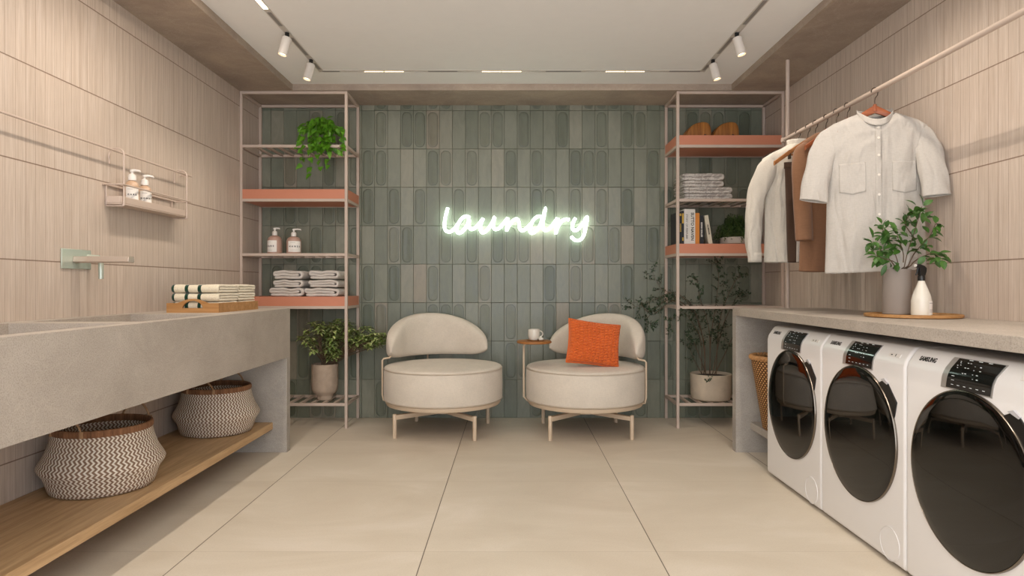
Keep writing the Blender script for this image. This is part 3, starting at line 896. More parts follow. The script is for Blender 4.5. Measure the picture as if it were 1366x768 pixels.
tag(b1, 'zigzag woven seagrass basket nearer the camera on the wooden lower shelf', 'basket', 'seagrass baskets under the vanity')
clone(b1, (-1.70, 3.715, .185), 'zigzag woven seagrass basket at the far end of the wooden lower shelf', rz=radians(10))

wb = empty('wicker_basket', (1.565, 3.74, .187)); tag(wb, 'tall tapered honey wicker basket squeezed beside the farthest washing machine', 'basket')
MB().lathe([(0, 0), (.095, 0), (.105, .01), (.17, .42), (.162, .42), (.098, .015), (0, .012)], n=72, cap=False).build('basket_body', M['wicker'], wb, sharp=60)
rm = MB(); n = 120
for ph in (0, pi):
    rm.tube([((.166+.007*cos(k/n*2*pi*22+ph))*cos(2*pi*k/n), (.166+.007*cos(k/n*2*pi*22+ph))*sin(2*pi*k/n), .42+.007*sin(k/n*2*pi*22+ph)) for k in range(n)], .0095, 8, True)
rm.build('rim', M['wickrim'], wb)

# ------------------------------------------------------------------ towels
def towel(w, d, t_, seed, wob=.0015, lay=3, nd=10):
    """spiral folded towel; loops face -Y, width along X, extruded along Y, base z=0"""
    rr = random.Random(seed); path = []
    g = t_*1.06
    zl = [t_/2, t_/2+g, t_/2+2*g]
    N = 14
    def line(x0, x1, z):
        for k in range(N+1): path.append((x0+(x1-x0)*k/N, z))
    def arc(cx, cz, r, a0, a1, n=8):
        for k in range(1, n): a = a0+(a1-a0)*k/n; path.append((cx+r*cos(a), cz+r*sin(a)))
    if lay == 3:
        line(-w/2+.01, w/2-g, zl[0]); arc(w/2-g, zl[1], g, -pi/2, pi/2); line(w/2-g, -w/2+g*.6, zl[2])
        arc(-w/2+g*.6, (zl[1]+zl[2])/2, g/2, pi/2, 3*pi/2); line(-w/2+g*.6, w/2-g*1.5, zl[1])
    else:
        line(-w/2+.006, w/2-g/2, zl[0]); arc(w/2-g/2, (zl[0]+zl[1])/2, g/2, -pi/2, pi/2); line(w/2-g/2, -w/2+.01, zl[1])
    ph = [rr.uniform(0, 6) for _ in range(4)]
    P = []
    for (x, z) in path:
        dz = wob*(sin(x*38+ph[0])+.6*sin(x*71+ph[1]))*min(1, z/(t_*1.2)); P.append(V(x, 0, z+dz))
    mb = MB(); n = len(P)
    offs = []
    for i, p in enumerate(P):
        d_ = P[min(i+1, n-1)]-P[max(i-1, 0)]; d_ = d_.normalized() if d_.length > 0 else V(1, 0, 0)
        nn = V(-d_.z, 0, d_.x); h = t_/2*(.82 if i in (0, n-1) else 1)
        offs.append((p+nn*h, p-nn*h))
    loop = [o[0] for o in offs]+[offs[-1][0].lerp(offs[-1][1], .5)+(P[-1]-P[-2]).normalized()*t_*.4]+[o[1] for o in reversed(offs)]+[offs[0][0].lerp(offs[0][1], .5)+(P[0]-P[1]).normalized()*t_*.4]
    m = len(loop); b = 0
    ys = [0, .004]+[.004+(d-.008)*k/nd for k in range(1, nd)]+[d-.004, d]
    for j, y in enumerate(ys):
        s = .0035 if j in (0, len(ys)-1) else 0
        for k, q in enumerate(loop):
            wv = .0012*sin(y*31+ph[2]+q.x*9)*(q.z/(3*t_))
            c = P[min(k, n-1)] if k < n else (P[n-1] if k == n else (P[2*n-k] if k <= 2*n else P[0]))
            qq = q.lerp(c, .28) if s else q
            mb.v.append(V(qq.x+.002*sin(y*20+ph[3]), y+.0015*sin(q.x*50+ph[1])*(1 if j == 0 else 0), qq.z+wv))
    for j in range(len(ys)-1):
        for k in range(m): mb.face([j*m+k, j*m+(k+1) % m, (j+1)*m+(k+1) % m, (j+1)*m+k])
    for j in (0, len(ys)-1):
        o = j*m
        for i in range(n-1): mb.face([o+i, o+i+1, o+2*n-(i+1), o+2*n-i])
        mb.face([o+n-1, o+n, o+n+1]); mb.face([o+0, o+2*n, o+2*n+1])
    top = max(v.z for v in mb.v); bot = min(v.z for v in mb.v)
    for v in mb.v: v.z -= bot
    return mb, top-bot

# left unit: 2 stacks x 3 white terry towels
names = ['bottom', 'middle', 'top']
for si, (xc, side) in enumerate(((-1.625, 'left'), (-1.366, 'right'))):
    z = .9455
    for k in range(3):
        w = .235 if k == 0 else .205
        mb, h = towel(w, .24, .0165 if k == 1 else .019, 10+si*3+k, .0032)
        o = mb.build('folded_towel', M['towel'], sharp=70); o.location = (xc+(.004 if k else -.008), 4.655, z)
        o.rotation_euler = (0, 0, radians(-2+R.uniform(-1.5, 1.5)))
        tag(o, 'white terry towel, %s one in the %s stack of the left shelving unit' % (names[k], side), 'towel', 'white towels on the coral shelf')
        z += h+.0005
# right unit: 4 grey towels
z = 1.6475
for k, (w, nm) in enumerate(((.345, 'lowest'), (.350, 'second from the bottom'), (.290, 'third from the bottom'), (.295, 'topmost'))):
    mb, h = towel(w, .24, (.0195, .0215, .021, .0235)[k], 40+k, .001, lay=2)
    o = mb.build('folded_towel', M['jacq'], sharp=70); o.location = (1.412 if k < 2 else 1.378, 4.66, z)
    o.rotation_euler = (0, 0, radians(R.uniform(-2, 2)))
    tag(o, 'patterned grey folded towel on the right shelving unit, %s of four' % nm, 'towel', 'grey towels above the books')
    z += h+.0005

# tray with striped towels on the vanity
TY = 3.34
ty = empty('serving_tray', (-1.655, TY+.26, .883)); tag(ty, 'rectangular oak tray with an arched cut-out handle on the left counter', 'tray')
MB().box(-.135, .135, -.26, .26, 0, .012).build('tray_base', M['oakx'], ty)
sdw = MB(); sdw.box(.123, .135, -.248, .248, .012, .05); sdw.box(-.135, -.123, -.248, .248, .012, .05); sdw.build('side_wall', M['oakx'], ty)
for yy in (-.26, .248):
    e = MB(); n = 24
    outer = [(-.135, .012), (-.135, .05), (-.07, .05)]
    def arch(x, h, w): return h*cos(x/w*pi/2)**1.3 if abs(x) < w else 0
    X = [-.08+.16*k/n for k in range(n+1)]
    up = [(x, .05+.022*max(0, cos(x/.08*pi/2))**1.1) for x in X]
    lo = [(x, .024+.038*max(0, 1-(x/.0535)**2)**.6) for x in [-.0535+.107*k/n for k in range(n+1)]]
    # bottom strip, sides, arch ring
    e.box(-.135, .135, yy, yy+.012, .012, .024)
    e.box(-.135, -.08, yy, yy+.012, .024, .05); e.box(.08, .135, yy, yy+.012, .024, .05)
    for k in range(n):
        q = [up[k], up[k+1], lo[k+1], lo[k]]
        e.prism(q, yy, yy+.012, 'y')
    e.prism([(-.08, .024), (-.08, .05), (-.0535, .024)], yy, yy+.012); e.prism([(.08, .024), (.08, .05), (.0535, .024)], yy, yy+.012)
    e.build('end_wall', M['oakx'], ty)
lv = ['bottom', 'middle', 'top']
for j, yc in enumerate((3.475, 3.715)):
    z = .8955
    for k in range(3):
        mb, h = towel(.232, .245, .0135, 70+j*3+k, .0006)
        # loops must face +X : rotate so that local -Y -> +X ; bake into mesh with stripe bands across X
        q = Matrix.Rotation(radians(90), 4, 'Z')
        mb.v = [q @ V(-v.x if True else v.x, v.y, v.z) for v in mb.v]
        mb.v = [V(v.x+.1225, v.y, v.z) for v in mb.v]
        # map so extrusion along X from -.1225..+.1225
        o = mb.build('striped_towel', M['stripe'], sharp=70); o.location = (-1.652, yc+.005, z)
        tag(o, 'cream towel with dark green stripes, %s layer at the %s end of the oak tray' % (lv[k], ('near', 'far')[j]), 'towel', 'striped towels on the tray')
        z += h+.0008

# ------------------------------------------------------------------ bottles
def pump_bottle(bmat, word, r=.035, hb=.125, lz=(.014, .084), az=0.0, px=.040):
    t = empty('pump_bottle')
    MB().lathe([(0, 0), (r-.004, 0), (r-.0005, .004), (r, .012), (r, hb*.68), (r*.95, hb*.78), (r*.78, hb*.89), (r*.5, hb*.955), (.013, hb*.975), (.013, hb+.004), (0, hb+.004)], n=48, cap=False).build('bottle_body', bmat, t)
    z = hb-.002; p = MB()
    p.lathe([(0, z), (.0185, z), (.0185, z+.022), (.014, z+.030), (.006, z+.034), (.006, z+.044), (.0105, z+.044), (.0105, z+.054), (.0, z+.056)], n=24, cap=False)
    p.tube([(0, 0, z+.050), (px*.45, -.004, z+.0515), (px*.92, -.008, z+.0495), (px, -.0085, z+.044)], [.007, .006, .005, .0035], 8)
    p.build('pump', M['pump'], t)
    lb = MB(); A = radians(55); rl = r+.0004
    lb.grid(lambda u, v: (rl*sin(az-A+2*A*u), -rl*cos(az-A+2*A*u), lz[0]+(lz[1]-lz[0])*v), 20, 1)
    lab = lb.build('label', M['label'], t); rt = rl+.0004; zm = (lz[0]+lz[1])/2
    tm = text_mb(word, r*.31, 1.9, .0006); out = []
    for v in tm.v: a = az+v.x/rt; out.append(V((rt+v.z)*sin(a), -(rt+v.z)*cos(a), zm+v.y))
    tm.v = out; tm.build('lettering', M['ink'], lab)
    ln = MB(); nn = 9
    for (z_, a0, a1) in ((lz[1]-.013, az-.6, az+.1), (lz[0]+.012, az-.6, az+.35)):
        for k in range(nn):
            aa = a0+(a1-a0)*k/nn; ab = aa+(a1-a0)/nn*.65
            ln.grid(lambda u, v: (rt*sin(aa+(ab-aa)*u), -rt*cos(aa+(ab-aa)*u), z_+.0022*v), 1, 1)
    ln.build('fine_print', M['greyt'], lab)
    return t
pb = pump_bottle(M['amber'], 'CARE', .052, .140, (.014, .098), -.35); pb.location = (-1.748, 4.75, 1.256)
tag(pb, 'left blush pump bottle with a paper label on the left shelving unit', 'bottle', 'pump bottles on the shelf')
pb2 = pump_bottle(M['amber'], 'HANDS', .052, .132, (.014, .092), .45, .056); pb2.location = (-1.604, 4.74, 1.256)
tag(pb2, 'right blush pump bottle with a paper label on the left shelving unit', 'bottle', 'pump bottles on the shelf')

# wall rod and hanging rack
rod = MB().tube([(-1.905, .5, 1.671), (-1.905, 3.83, 1.671)], .005, 10)
for y in (.6, 2.2, 3.80): rod.tube([(-1.953, y, 1.671), (-1.905, y, 1.671)], .004, 8)
o = rod.build('wall_rod', M['frame']); tag(o, 'thin beige metal rod running along the left wall', 'rail')
rk = empty('hanging_rack', (-1.905, 3.41, 1.405)); tag(rk, 'beige wire rack with a shallow tray hooked onto the left wall rod', 'rack')
ry0, ry1, xf_, xb_ = -.325, .315, .036, -.040
tb = MB(); tb.box(xb_, xf_, ry0, ry1, .008, .014); tb.box(xf_-.006, xf_, ry0, ry1, .014, .048); tb.box(xb_, xb_+.006, ry0, ry1, .014, .048)
tb.box(xb_+.006, xf_-.006, ry0, ry0+.006, .014, .048); tb.box(xb_+.006, xf_-.006, ry1-.006, ry1, .014, .048)
tb.build('tray', M['frame'], rk, bevel=.003)
for y in (ry0+.012, ry1-.03):
    P_ = [V(-.030, y, .205), V(-.031, y, .245), V(-.024, y, .268), V(-.008, y, .2765), V(.015, y, .2765), V(.033, y, .268), V(.0405, y, .25), V(.0405, y, .22), V(.0405, y, .02), V(.038, y, .006), V(.028, y, .0025), V(-.034, y, .0025), V(-.0435, y, .006), V(-.0445, y, .02), V(-.0445, y, .11)]
    MB().tube(catmull(P_, 4), .0042, 8).build('wire_frame', M['frame'], rk)
for (x, z) in ((.0445, .103), (-.0430, .103)): MB().tube([(x, ry0-.012, z), (x, ry1+.012, z)], .0042, 8).build('guard_rail', M['frame'], rk)
for y in (ry0-.008, ry1+.008): MB().tube([(.0445, y, .103), (-.043, y, .103)], .004, 8).build('end_rail', M['frame'], rk)
pb3 = pump_bottle(M['beigeb'], 'CARE', .0335, .133, (.018, .096), 0, .036); pb3.location = (-1.906, 3.235, 1.4195); pb3.rotation_euler = (0, 0, radians(30))
tag(pb3, 'tan pump bottle nearer the camera in the left wall rack', 'bottle', 'pump bottles in the wall rack')
pb4 = pump_bottle(M['beigeb'], 'HONEY', .0335, .125, (.014, .092), 0, .040); pb4.location = (-1.906, 3.345, 1.4195); pb4.rotation_euler = (0, 0, radians(44))
tag(pb4, 'tan pump bottle behind the other one in the left wall rack', 'bottle', 'pump bottles in the wall rack')

# tap
tp = empty('wall_tap', (-HW, 2.88, 1.142)); tag(tp, 'wall mounted tap with sage plate and long spout over the vanity', 'tap')
MB().box(0.0005, .007, -.09, .105, -.044, .044).build('plate', M['greenglass'], tp, bevel=.002)
MB().prism([(-.024, -.012), (-.020, .012), (.020, .012), (.024, -.012), (.016, -.017), (-.016, -.017)], .007, .255, 'x').build('spout', M['tapb'], tp, bevel=.002)
MB().tube([(.007, .083, .012), (.055, .083, .010), (.062, .083, .004), (.066, .083, -.015), (.066, .083, -.088)], [.013, .012, .0115, .011, .0105], 16).build('lever', M['greenglass'], tp)

# ------------------------------------------------------------------ books
def book(x0, w, h, mat, word=None, tmat=None, tsize=.02, lean=0, d=.17, yoff=0, label='', ex=None, serif=False):
    t = empty('book', (x0+w/2, 4.66+yoff, 1.3245)); tag(t, label, 'book', 'books on the coral shelf')
    if lean: t.rotation_euler = (0, radians(lean), 0); t.location.z += .0023
    c = MB(); c.box(-w/2, -w/2+.002, 0, d, 0, h); c.box(w/2-.002, w/2, 0, d, 0, h); c.box(-w/2+.002, w/2-.002, 0, .002, 0, h)
    c.build('cover', mat, t)
    MB().box(-w/2+.002, w/2-.002, .002, d-.005, .003, h-.003).build('pages', M['pages'], t)
    if word:
        tm = text_mb(word, tsize, 1.0, .0006)
        xs = [v.x for v in tm.v]; tw = max(xs)-min(xs); sc = min(1, h*.86/tw)
        tm.v = [V(v.y, -.0006+v.z, h*.5+v.x*sc*1.0) for v in tm.v]
        # reads top to bottom
        tm.v = [V(v.x, v.y, v.z) for v in tm.v]
        for v in tm.v: v.z = h-v.z; 
        for v in tm.v: v.x = v.x
        tm.build('spine_title', tmat or M['ink'], t)
    if ex:
        b = MB()
        for (za, zb_, wa) in ex: b.box(-w/2*wa, w/2*wa, -.0008, 0, za*h, zb_*h)
        b.build('spine_band', tmat or M['gold'], t)
    return t
book(1.2087, .0185, .236, M['bookk'], 'RADIANCE', M['gold'], .012, d=.245, label='deep black book with yellow spine lettering at the left end of the row', ex=[(.86, .93, .7)])
book(1.2278, .0160, .240, M['bookk'], None, M['gold'], label='narrow black book with a yellow band, left of the white books', ex=[(.62, .92, .8), (.1, .2, .7)])
book(1.2445, .0370, .253, M['bookw'], 'STORY OF PERFUME', M['greyt'], .020, label='white book with thin grey spine lettering')
book(1.2822, .0420, .252, M['bookw'], 'SUTTO NAVSN', M['ink'], .030, label='white book with bold black spine lettering')
book(1.3250, .0300, .224, M['booko'], None, M['gold'], label='orange book in the middle of the row', ex=None)
book(1.3560, .0290, .208, M['bookk'], 'SONIA ROLLES', M['bookw'], .016, label='black book with white spine lettering beside the leaning book')
book(1.4215, .0290, .208, M['bookc'], 'ALUMINUM', M['ink'], .014, lean=-9, label='cream book leaning against the row')

# wooden bread boxes
def woodbox(x, label):
    t = empty('wooden_lidded_bowl', (x, 4.72, 2.1025)); tag(t, label, 'wooden bowl', 'rounded wooden bowls on the top shelf')
    out = [(-.096, 0), (-.092, .03), (-.078, .062), (-.052, .092), (-.018, .112), (.022, .122), (.055, .120), (.075, .110), (.088, .088), (.094, .045), (.094, 0)]
    P = [p for p in catmull([V(a, b, 0) for a, b in out], 4)]
    poly = [(p.x, p.y) for p in P]
    mb = MB(); n = len(poly)
    def sec(y, s): return [V(.0+p[0]*s, y, p[1]*s) for p in poly]
    rings = [(0, .93), (.006, .98), (.018, 1.0), (.12, 1.0), (.134, .98), (.14, .93)]
    for y, s in rings: mb.v += sec(y, s)
    for j in range(len(rings)-1):
        for k in range(n): mb.face([j*n+k, j*n+(k+1) % n, (j+1)*n+(k+1) % n, (j+1)*n+k])
    mb.face(list(range(n))); mb.face([(len(rings)-1)*n+k for k in reversed(range(n))])
    mb.build('shell', M['acacia'], t, sharp=50)
    MB().lathe([(.0001, -.001), (.011, -.001), (.011, .003)], (.045, 0, .018), 16, 'y', cap=False).build('finger_hole', M['black'], t)
    return t
woodbox(1.368, 'left of the two rounded acacia bowls on the right shelving unit')
woodbox(1.572, 'right of the two rounded acacia bowls on the right shelving unit')

# ------------------------------------------------------------------ plants
def leaf(mb, p, d, up, L, W, curl=.15, shape='oval'):
    d = d.normalized(); s = d.cross(up)
    if s.length < 1e-4: s = d.orthogonal()
    s.normalize(); u = s.cross(d).normalized()
    prof = {'oval': [(0, 0), (.25, .75), (.55, 1.0), (.8, .62), (1, 0)], 'heart': [(0, .0), (.08, .85), (.3, 1.0), (.65, .6), (1, 0)],
            'lance': [(0, 0), (.3, .9), (.6, .85), (1, 0)]}[shape]
    b = len(mb.v); rows = []
    for (t_, w) in prof:
        c = p+d*L*t_-u*(curl*L*t_*t_)
        if w == 0: mb.v.append(c); rows.append((len(mb.v)-1,))
        else:
            e = W/2*w
            mb.v += [c-s*e+u*e*.3, c, c+s*e+u*e*.3]; k = len(mb.v); rows.append((k-3, k-2, k-1))
    for a, c in zip(rows, rows[1:]):
        if len(a) == 1 and len(c) == 3: mb.face([a[0], c[0], c[1]]); mb.face([a[0], c[1], c[2]])
        elif len(a) == 3 and len(c) == 3: mb.face([a[0], a[1], c[1], c[0]]); mb.face([a[1], a[2], c[2], c[1]])
        elif len(a) == 3: mb.face([a[0], a[1], c[0]]); mb.face([a[1], a[2], c[0]])
def rv(r, s=1.0): return V(r.gauss(0, s), r.gauss(0, s), r.gauss(0, s))

# A: trailing heart-leaf plant
def trailing():
    r = random.Random(5)
    t = empty('trailing_plant', (-1.39, 4.74, 2.034)); tag(t, 'bright green trailing heart-leaf plant spilling over the top left shelf', 'plant')
    MB().lathe([(0, 0), (.045, 0), (.058, .07), (.06, .09), (.055, .09), (.05, .075), (0, .075)], n=32, cap=False).build('pot', M['potgrey'], t)
    st = MB(); lf = MB()
    def clampy(p):
        return p
    for i in range(28):
        az = r.uniform(-pi, 0) if i % 4 else r.uniform(0, pi)
        rad = r.uniform(.07, .135); rise = r.uniform(.04, .13)
        drop = r.choice([.0, .05, .08, .1]) if sin(az) < -.3 else 0.0
        if i == 0: az, rad, drop, rise = radians(-108), .13, .30, .05
        if i == 1: az, rad, drop, rise = radians(-85), .13, .25, .05
        if i == 2: az, rad, drop, rise = radians(-60), .14, .22, .05
        if i == 3: az, rad, drop, rise = radians(-128), .15, .20, .05
        if i == 4: az, rad, drop, rise = radians(-40), .19, .13, .05
        c = V(cos(az)*1.05, sin(az), 0)
        pts = [V(0, 0, .08), c*rad*.45+V(0, 0, .08+rise), c*rad+V(0, 0, .08+rise*.7)]
        if drop:
            pts += [c*(rad+.015)+V(0, 0, .08-drop*.5), c*(rad+.02)+V(0, 0, .06-drop)]
        P = catmull(pts, 6)
        P = [V(p.x, max(min(p.y, .2), -.2), p.z) for p in P]
        st.tube(P, .0016, 5)
        for k in range(3, len(P), 2):
            for q in range(1+(k % 4 == 1)):
                d = V(c.x*.5, c.y*.6-.35, -.75)+rv(r, .38)
                leaf(lf, P[k]+rv(r, .007), d, V(0, -1, .5)+rv(r, .3), r.uniform(.045, .064), r.uniform(.031, .043), .2, 'heart')
    st.build('stems', M['gstem'], t); lf.build('foliage', M['leafA'], t, sharp=80)
trailing()

# B: variegated shrub in a tall washed pot
def shrub():
    r = random.Random(11)
    t = empty('potted_shrub', (-1.39, 4.79, .181)); tag(t, 'bushy shrub with variegated cream-green leaves in a footed clay pot, bottom left shelf', 'plant')
    MB().lathe([(0, 0), (.055, 0), (.058, .008), (.056, .026), (.060, .036), (.082, .052), (.093, .075), (.096, .11), (.096, .262), (.091, .264), (.089, .25), (.088, .1), (0, .1)], n=48, cap=False).build('pot', M['potlight'], t)
    MB().lathe([(0, .235), (.089, .235)], n=32, cap=False).build('soil', M['soil'], t)
    st = MB(); lf = MB()
    tips = []
    for i in range(64):
        while True:
            x = r.uniform(-.19, .23); z = r.uniform(.27, .60); y = r.uniform(-.115, .13)
            if ((x-.02)/.21)**2+((z-.46)/.17)**2+(y/.15)**2 < 1: break
        tips.append(V(x, y, z))
    for i in range(34):
        f = i/33; tips.append(V(.17+.30*f, r.uniform(-.1, .04)-.02*f, .47-.02*f+r.uniform(-.075, .09)*(1-.2*f)))
    for i in range(6): tips.append(V(.42+r.uniform(-.03, .06), -.05+r.uniform(-.03, .03), .44+r.uniform(-.03, .07)))
    for tp_ in tips:
        m = V(tp_.x*.45, tp_.y*.5, .25+(tp_.z-.25)*.55)+rv(r, .012)
        P = catmull([V(r.uniform(-.02, .02), r.uniform(-.02, .02), .235), m, tp_], 5)
        st.tube(P, [.004-.0028*k/(len(P)-1) for k in range(len(P))], 5)
        for base in (P[-1], P[-2], P[-3]):
            for q in range(r.randint(5, 6)):
                a = r.uniform(0, 2*pi)
                d = V(cos(a), sin(a), r.uniform(-.3, .7)); leaf(lf, base+rv(r, .004), d, V(0, 0, 1), r.uniform(.042, .060), r.uniform(.018, .025), .3, 'lance')
    for v in lf.v+st.v: v.y = min(v.y, .195); v.x = min(v.x, .465)
    st.build('stems', M['stem'], t); lf.build('foliage', M['leafB'], t, sharp=80)
shrub()

# C: airy small-leaved tree on the right
def tree():
    r = random.Random(23)
    t = empty('potted_tree', (1.477, 4.79, .181)); tag(t, 'airy dark small-leaved tree in a wide cream clay pot, bottom right shelf', 'plant')
    MB().lathe([(0, 0), (.12, 0), (.138, .01), (.146, .04), (.149, .19), (.144, .193), (.141, .188), (.139, .05), (0, .05)], n=56, cap=False).build('pot', M['potcream'], t)
    MB().lathe([(0, .17), (.141, .17)], n=32, cap=False).build('soil', M['soil'], t)
    st = MB(); lf = MB()
    def PX(x, y, Yd=0): return V((x-683)*4.74/F-1.477, Yd, CH+(381-y)*4.74/F-.181)
    mains = [
     [(943, 500), (942, 460), (925, 415), (900, 390), (870, 400), (836, 412)],
     [(943, 500), (935, 440), (915, 400), (880, 385), (866, 362)],
     [(950, 500), (950, 450), (955, 410), (958, 370), (952, 350)],
     [(957, 500), (958, 450), (962, 415), (975, 380), (983, 365)],
     [(940, 500), (936, 455), (922, 430), (905, 415), (886, 430)],
     [(952, 500), (962, 455), (970, 430), (986, 400), (996, 390)],
     [(945, 500), (925, 455), (912, 445)],
     [(948, 500), (945, 440), (930, 395), (925, 372)],
     [(955, 500), (968, 470), (975, 450), (980, 440)],
     [(940, 500), (930, 480), (925, 462)],
     [(930, 420), (900, 400), (868, 418), (850, 404)],
     [(915, 410), (890, 400), (860, 425), (866, 432)]]
    for mi, mn in enumerate(mains):
        yd0 = r.uniform(-.03, .03); yd1 = r.uniform(-.16, .10)
        if mi in (0, 1, 4, 10, 11): yd1 = r.uniform(-.2, -.12)
        pts = [PX(x, y, yd0+(yd1-yd0)*k/(len(mn)-1)) for k, (x, y) in enumerate(mn)]
        P = catmull(pts, 6)
        st.tube(P, [.0036-.0028*k/(len(P)-1) for k in range(len(P))], 6)
        for k in range(5, len(P)):
            if r.random() < .12: continue
            d = (P[k]-P[k-1]).normalized()
            side = rv(r); side = (side-d*side.dot(d)).normalized()
            L = r.uniform(.04, .10); Q = [P[k], P[k]+(d*.4+side*.8)*L*.5, P[k]+(d*.6+side*.8)*L+V(0, 0, r.uniform(-.01, .02))]
            st.tube(Q, [.0014, .001, .0007], 4)
            for a in range(15):
                f = a/14; base = Q[0].lerp(Q[2], .15+.85*f)+rv(r, .004)
                leaf(lf, base, (d*.3+rv(r, .7)), V(0, -.4, 1)+rv(r, .3), r.uniform(.014, .024), r.uniform(.008, .012), .1, 'lance')
    for i in range(18):
        leaf(lf, V(-.07+r.uniform(-.015, .03), -.152, .165+r.uniform(-.015, .02)), rv(r), V(0, -1, 0), .016, .008, .1, 'lance')
    for v in lf.v: v.y = min(v.y, .195)
    for v in st.v: v.y = min(v.y, .195)
    st.build('branches', M['stem'], t); lf.build('foliage', M['leafC'], t, sharp=80)
tree()

# D: plant on the laundry counter
def branchy():
    r = random.Random(4)
    t = empty('vase_plant', (1.732, 2.90, .8945)); tag(t, 'leafy green branches in a matte taupe cylinder vase on the round tray', 'plant')
    MB().lathe([(0, 0), (.055, 0), (.059, .004), (.060, .03), (.0555, .203), (.052, .203), (.054, .19), (.054, .05), (0, .05)], n=48, cap=False).build('vase', M['potgrey'], t)
    MB().lathe([(0, .18), (.0525, .18)], n=32, cap=False).build('soil', M['soil'], t)
    st = MB(); lf = MB()
    def PX(x, y, Yd): Y = 2.90+Yd; return V((x-683)*Y/F-1.732, Yd, CH+(381-y)*Y/F-.8945)
    mains = [
     ([(1200, 362), (1208, 340), (1218, 315), (1224, 295), (1230, 275)], -.08),
     ([(1196, 362), (1190, 335), (1182, 315), (1176, 302)], -.04),
     ([(1203, 362), (1222, 335), (1240, 315), (1248, 298)], -.12),
     ([(1205, 362), (1225, 345), (1245, 338), (1254, 345)], -.15),
     ([(1194, 362), (1184, 345), (1172, 330), (1164, 322)], -.06),
     ([(1200, 350), (1204, 335), (1198, 318), (1196, 308)], -.09),
     ([(1216, 320), (1208, 300), (1212, 288), (1218, 282)], -.10),
     ([(1198, 362), (1194, 350), (1180, 345), (1168, 340)], -.10)]
    for mn, yd in mains:
        pts = [PX(x, y, yd*k/(len(mn)-1)) for k, (x, y) in enumerate(mn)]
        P = catmull(pts, 6); st.tube(P, [.003-.002*k/(len(P)-1) for k in range(len(P))], 6)
        for k in range(6, len(P)):
            for q in range(1 if k < len(P)-2 and k % 2 else 2):
                d = (P[k]-P[k-1]).normalized()*.6+rv(r, .6)+V(0, 0, -.1)
                if r.random() < .14: continue
                b = P[k]+rv(r, .004)+d.normalized()*r.uniform(.0, .02)
                leaf(lf, b, d, V(0, -.6, 1)+rv(r, .3), r.uniform(.036, .056), r.uniform(.020, .029), .3, 'oval')
    for m_ in (st, lf):
        for v in m_.v:
            v.x = min(v.x, .215)
            if v.z > .21: v.y = min(v.y, -.028-.1*max(0, -v.y))
    st.build('stems', M['stem'], t); lf.build('foliage', M['leafD'], t, sharp=80)
branchy()

# E: herb bowl next to the books
def herb():
    r = random.Random(8)
    t = empty('potted_herb', (1.66, 4.80, 1.3245)); tag(t, 'dense dark green creeping herb in a pale stone bowl beside the books', 'plant')
    MB().lathe([(0, 0), (.095, 0), (.108, .01), (.112, .055), (.107, .056), (.102, .02), (0, .02)], n=40, cap=False).build('pot', M['potwhite'], t)
    MB().lathe([(0, .048), (.107, .048)], n=32, cap=False).build('soil', M['soil'], t)
    st = MB(); lf = MB()
    for i in range(190):
        az = r.uniform(0, 2*pi); rad = r.uniform(.02, .16); h = (.07+.10*r.random())*(1-(rad/.2)**2)+.01
        c = V(cos(az), sin(az)*.8, 0)
        P = catmull([c*min(rad*.5, .09)+V(0, 0, .045), c*rad*.8+V(0, 0, .05+h), c*rad*1.02+V(0, 0, .05+h*.75-(.05 if rad > .11 else 0))], 4)
        st.tube(P, .0008, 4)
        for p in P[2:]:
            for q in range(3): leaf(lf, p+rv(r, .004), rv(r), V(0, 0, 1)+rv(r, .3), r.uniform(.010, .016), r.uniform(.008, .011), .1, 'oval')
    for m_ in (st, lf):
        for v in m_.v: v.y = max(min(v.y, .16), -.16); v.z = min(max(v.z, .004), .27)
    st.build('stems', M['gstem'], t); lf.build('foliage', M['leafE'], t, sharp=80)
herb()

# round tray and spray bottle
tr2 = MB().lathe([(0, 0), (.180, 0), (.188, .004), (.188, .014), (.184, .016), (.181, .0145), (.178, .0095), (0, .0095)], n=80, cap=False).build('round_tray', M['oakx'])
tr2.location = (1.757, 2.83, .885); tag(tr2, 'round oak tray under the vase and spray bottle on the right counter', 'tray')
sb = empty('spray_bottle', (1.756, 2.765, .8945)); tag(sb, 'white teardrop spray bottle with a black trigger head', 'bottle')
MB().lathe([(0, 0), (.036, 0), (.0395, .004), (.0398, .02), (.039, .065), (.035, .085), (.026, .112), (.0155, .138), (.012, .150), (.0115, .158), (0, .158)], n=40, cap=False).build('bottle_body', M['ceramw'], sb)
hd = MB(); hd.lathe([(0, .15), (.0145, .15), (.0145, .168), (.011, .174), (0, .174)], n=20, cap=False)
hd.prism([(-.012, .172), (.012, .170), (.019, .190), (.020, .205), (.010, .2135), (-.012, .222), (-.026, .222), (-.027, .208), (-.014, .205)], -.0085, .0085, 'y')
hd.build('trigger_head', M['black'], sb, bevel=.002)
tg = MB().tube([(-.016, 0, .206), (-.0195, 0, .196), (-.021, 0, .186), (-.027, 0, .174)], [.0035, .0035, .003, .0025], 8); tg.build('trigger', M['black'], sb)
MB().cyl((-.026, 0, .215), (-.031, 0, .215), .0065, n=14).build('nozzle', M['pump'], sb)
lb = MB(); 
lb.grid(lambda u, v: (.0402*sin(.05+.95*u), -.0402*cos(.05+.95*u), .006+.058*v), 10, 1); lab = lb.build('label', M['label'], sb)
ln = MB()
for (z_, a0, a1, nn, hh) in ((.053, .12, .85, 9, .003), (.026, .12, .9, 8, .002), (.021, .12, .7, 7, .002), (.016, .12, .8, 8, .002)):
    for k in range(nn):
        aa = a0+(a1-a0)*k/nn; ab = aa+(a1-a0)/nn*.7
        ln.grid(lambda u, v: (.0405*sin(aa+(ab-aa)*u), -.0405*cos(aa+(ab-aa)*u), z_+hh*v), 1, 1)
ln.build('fine_print', M['greyt'], lab)
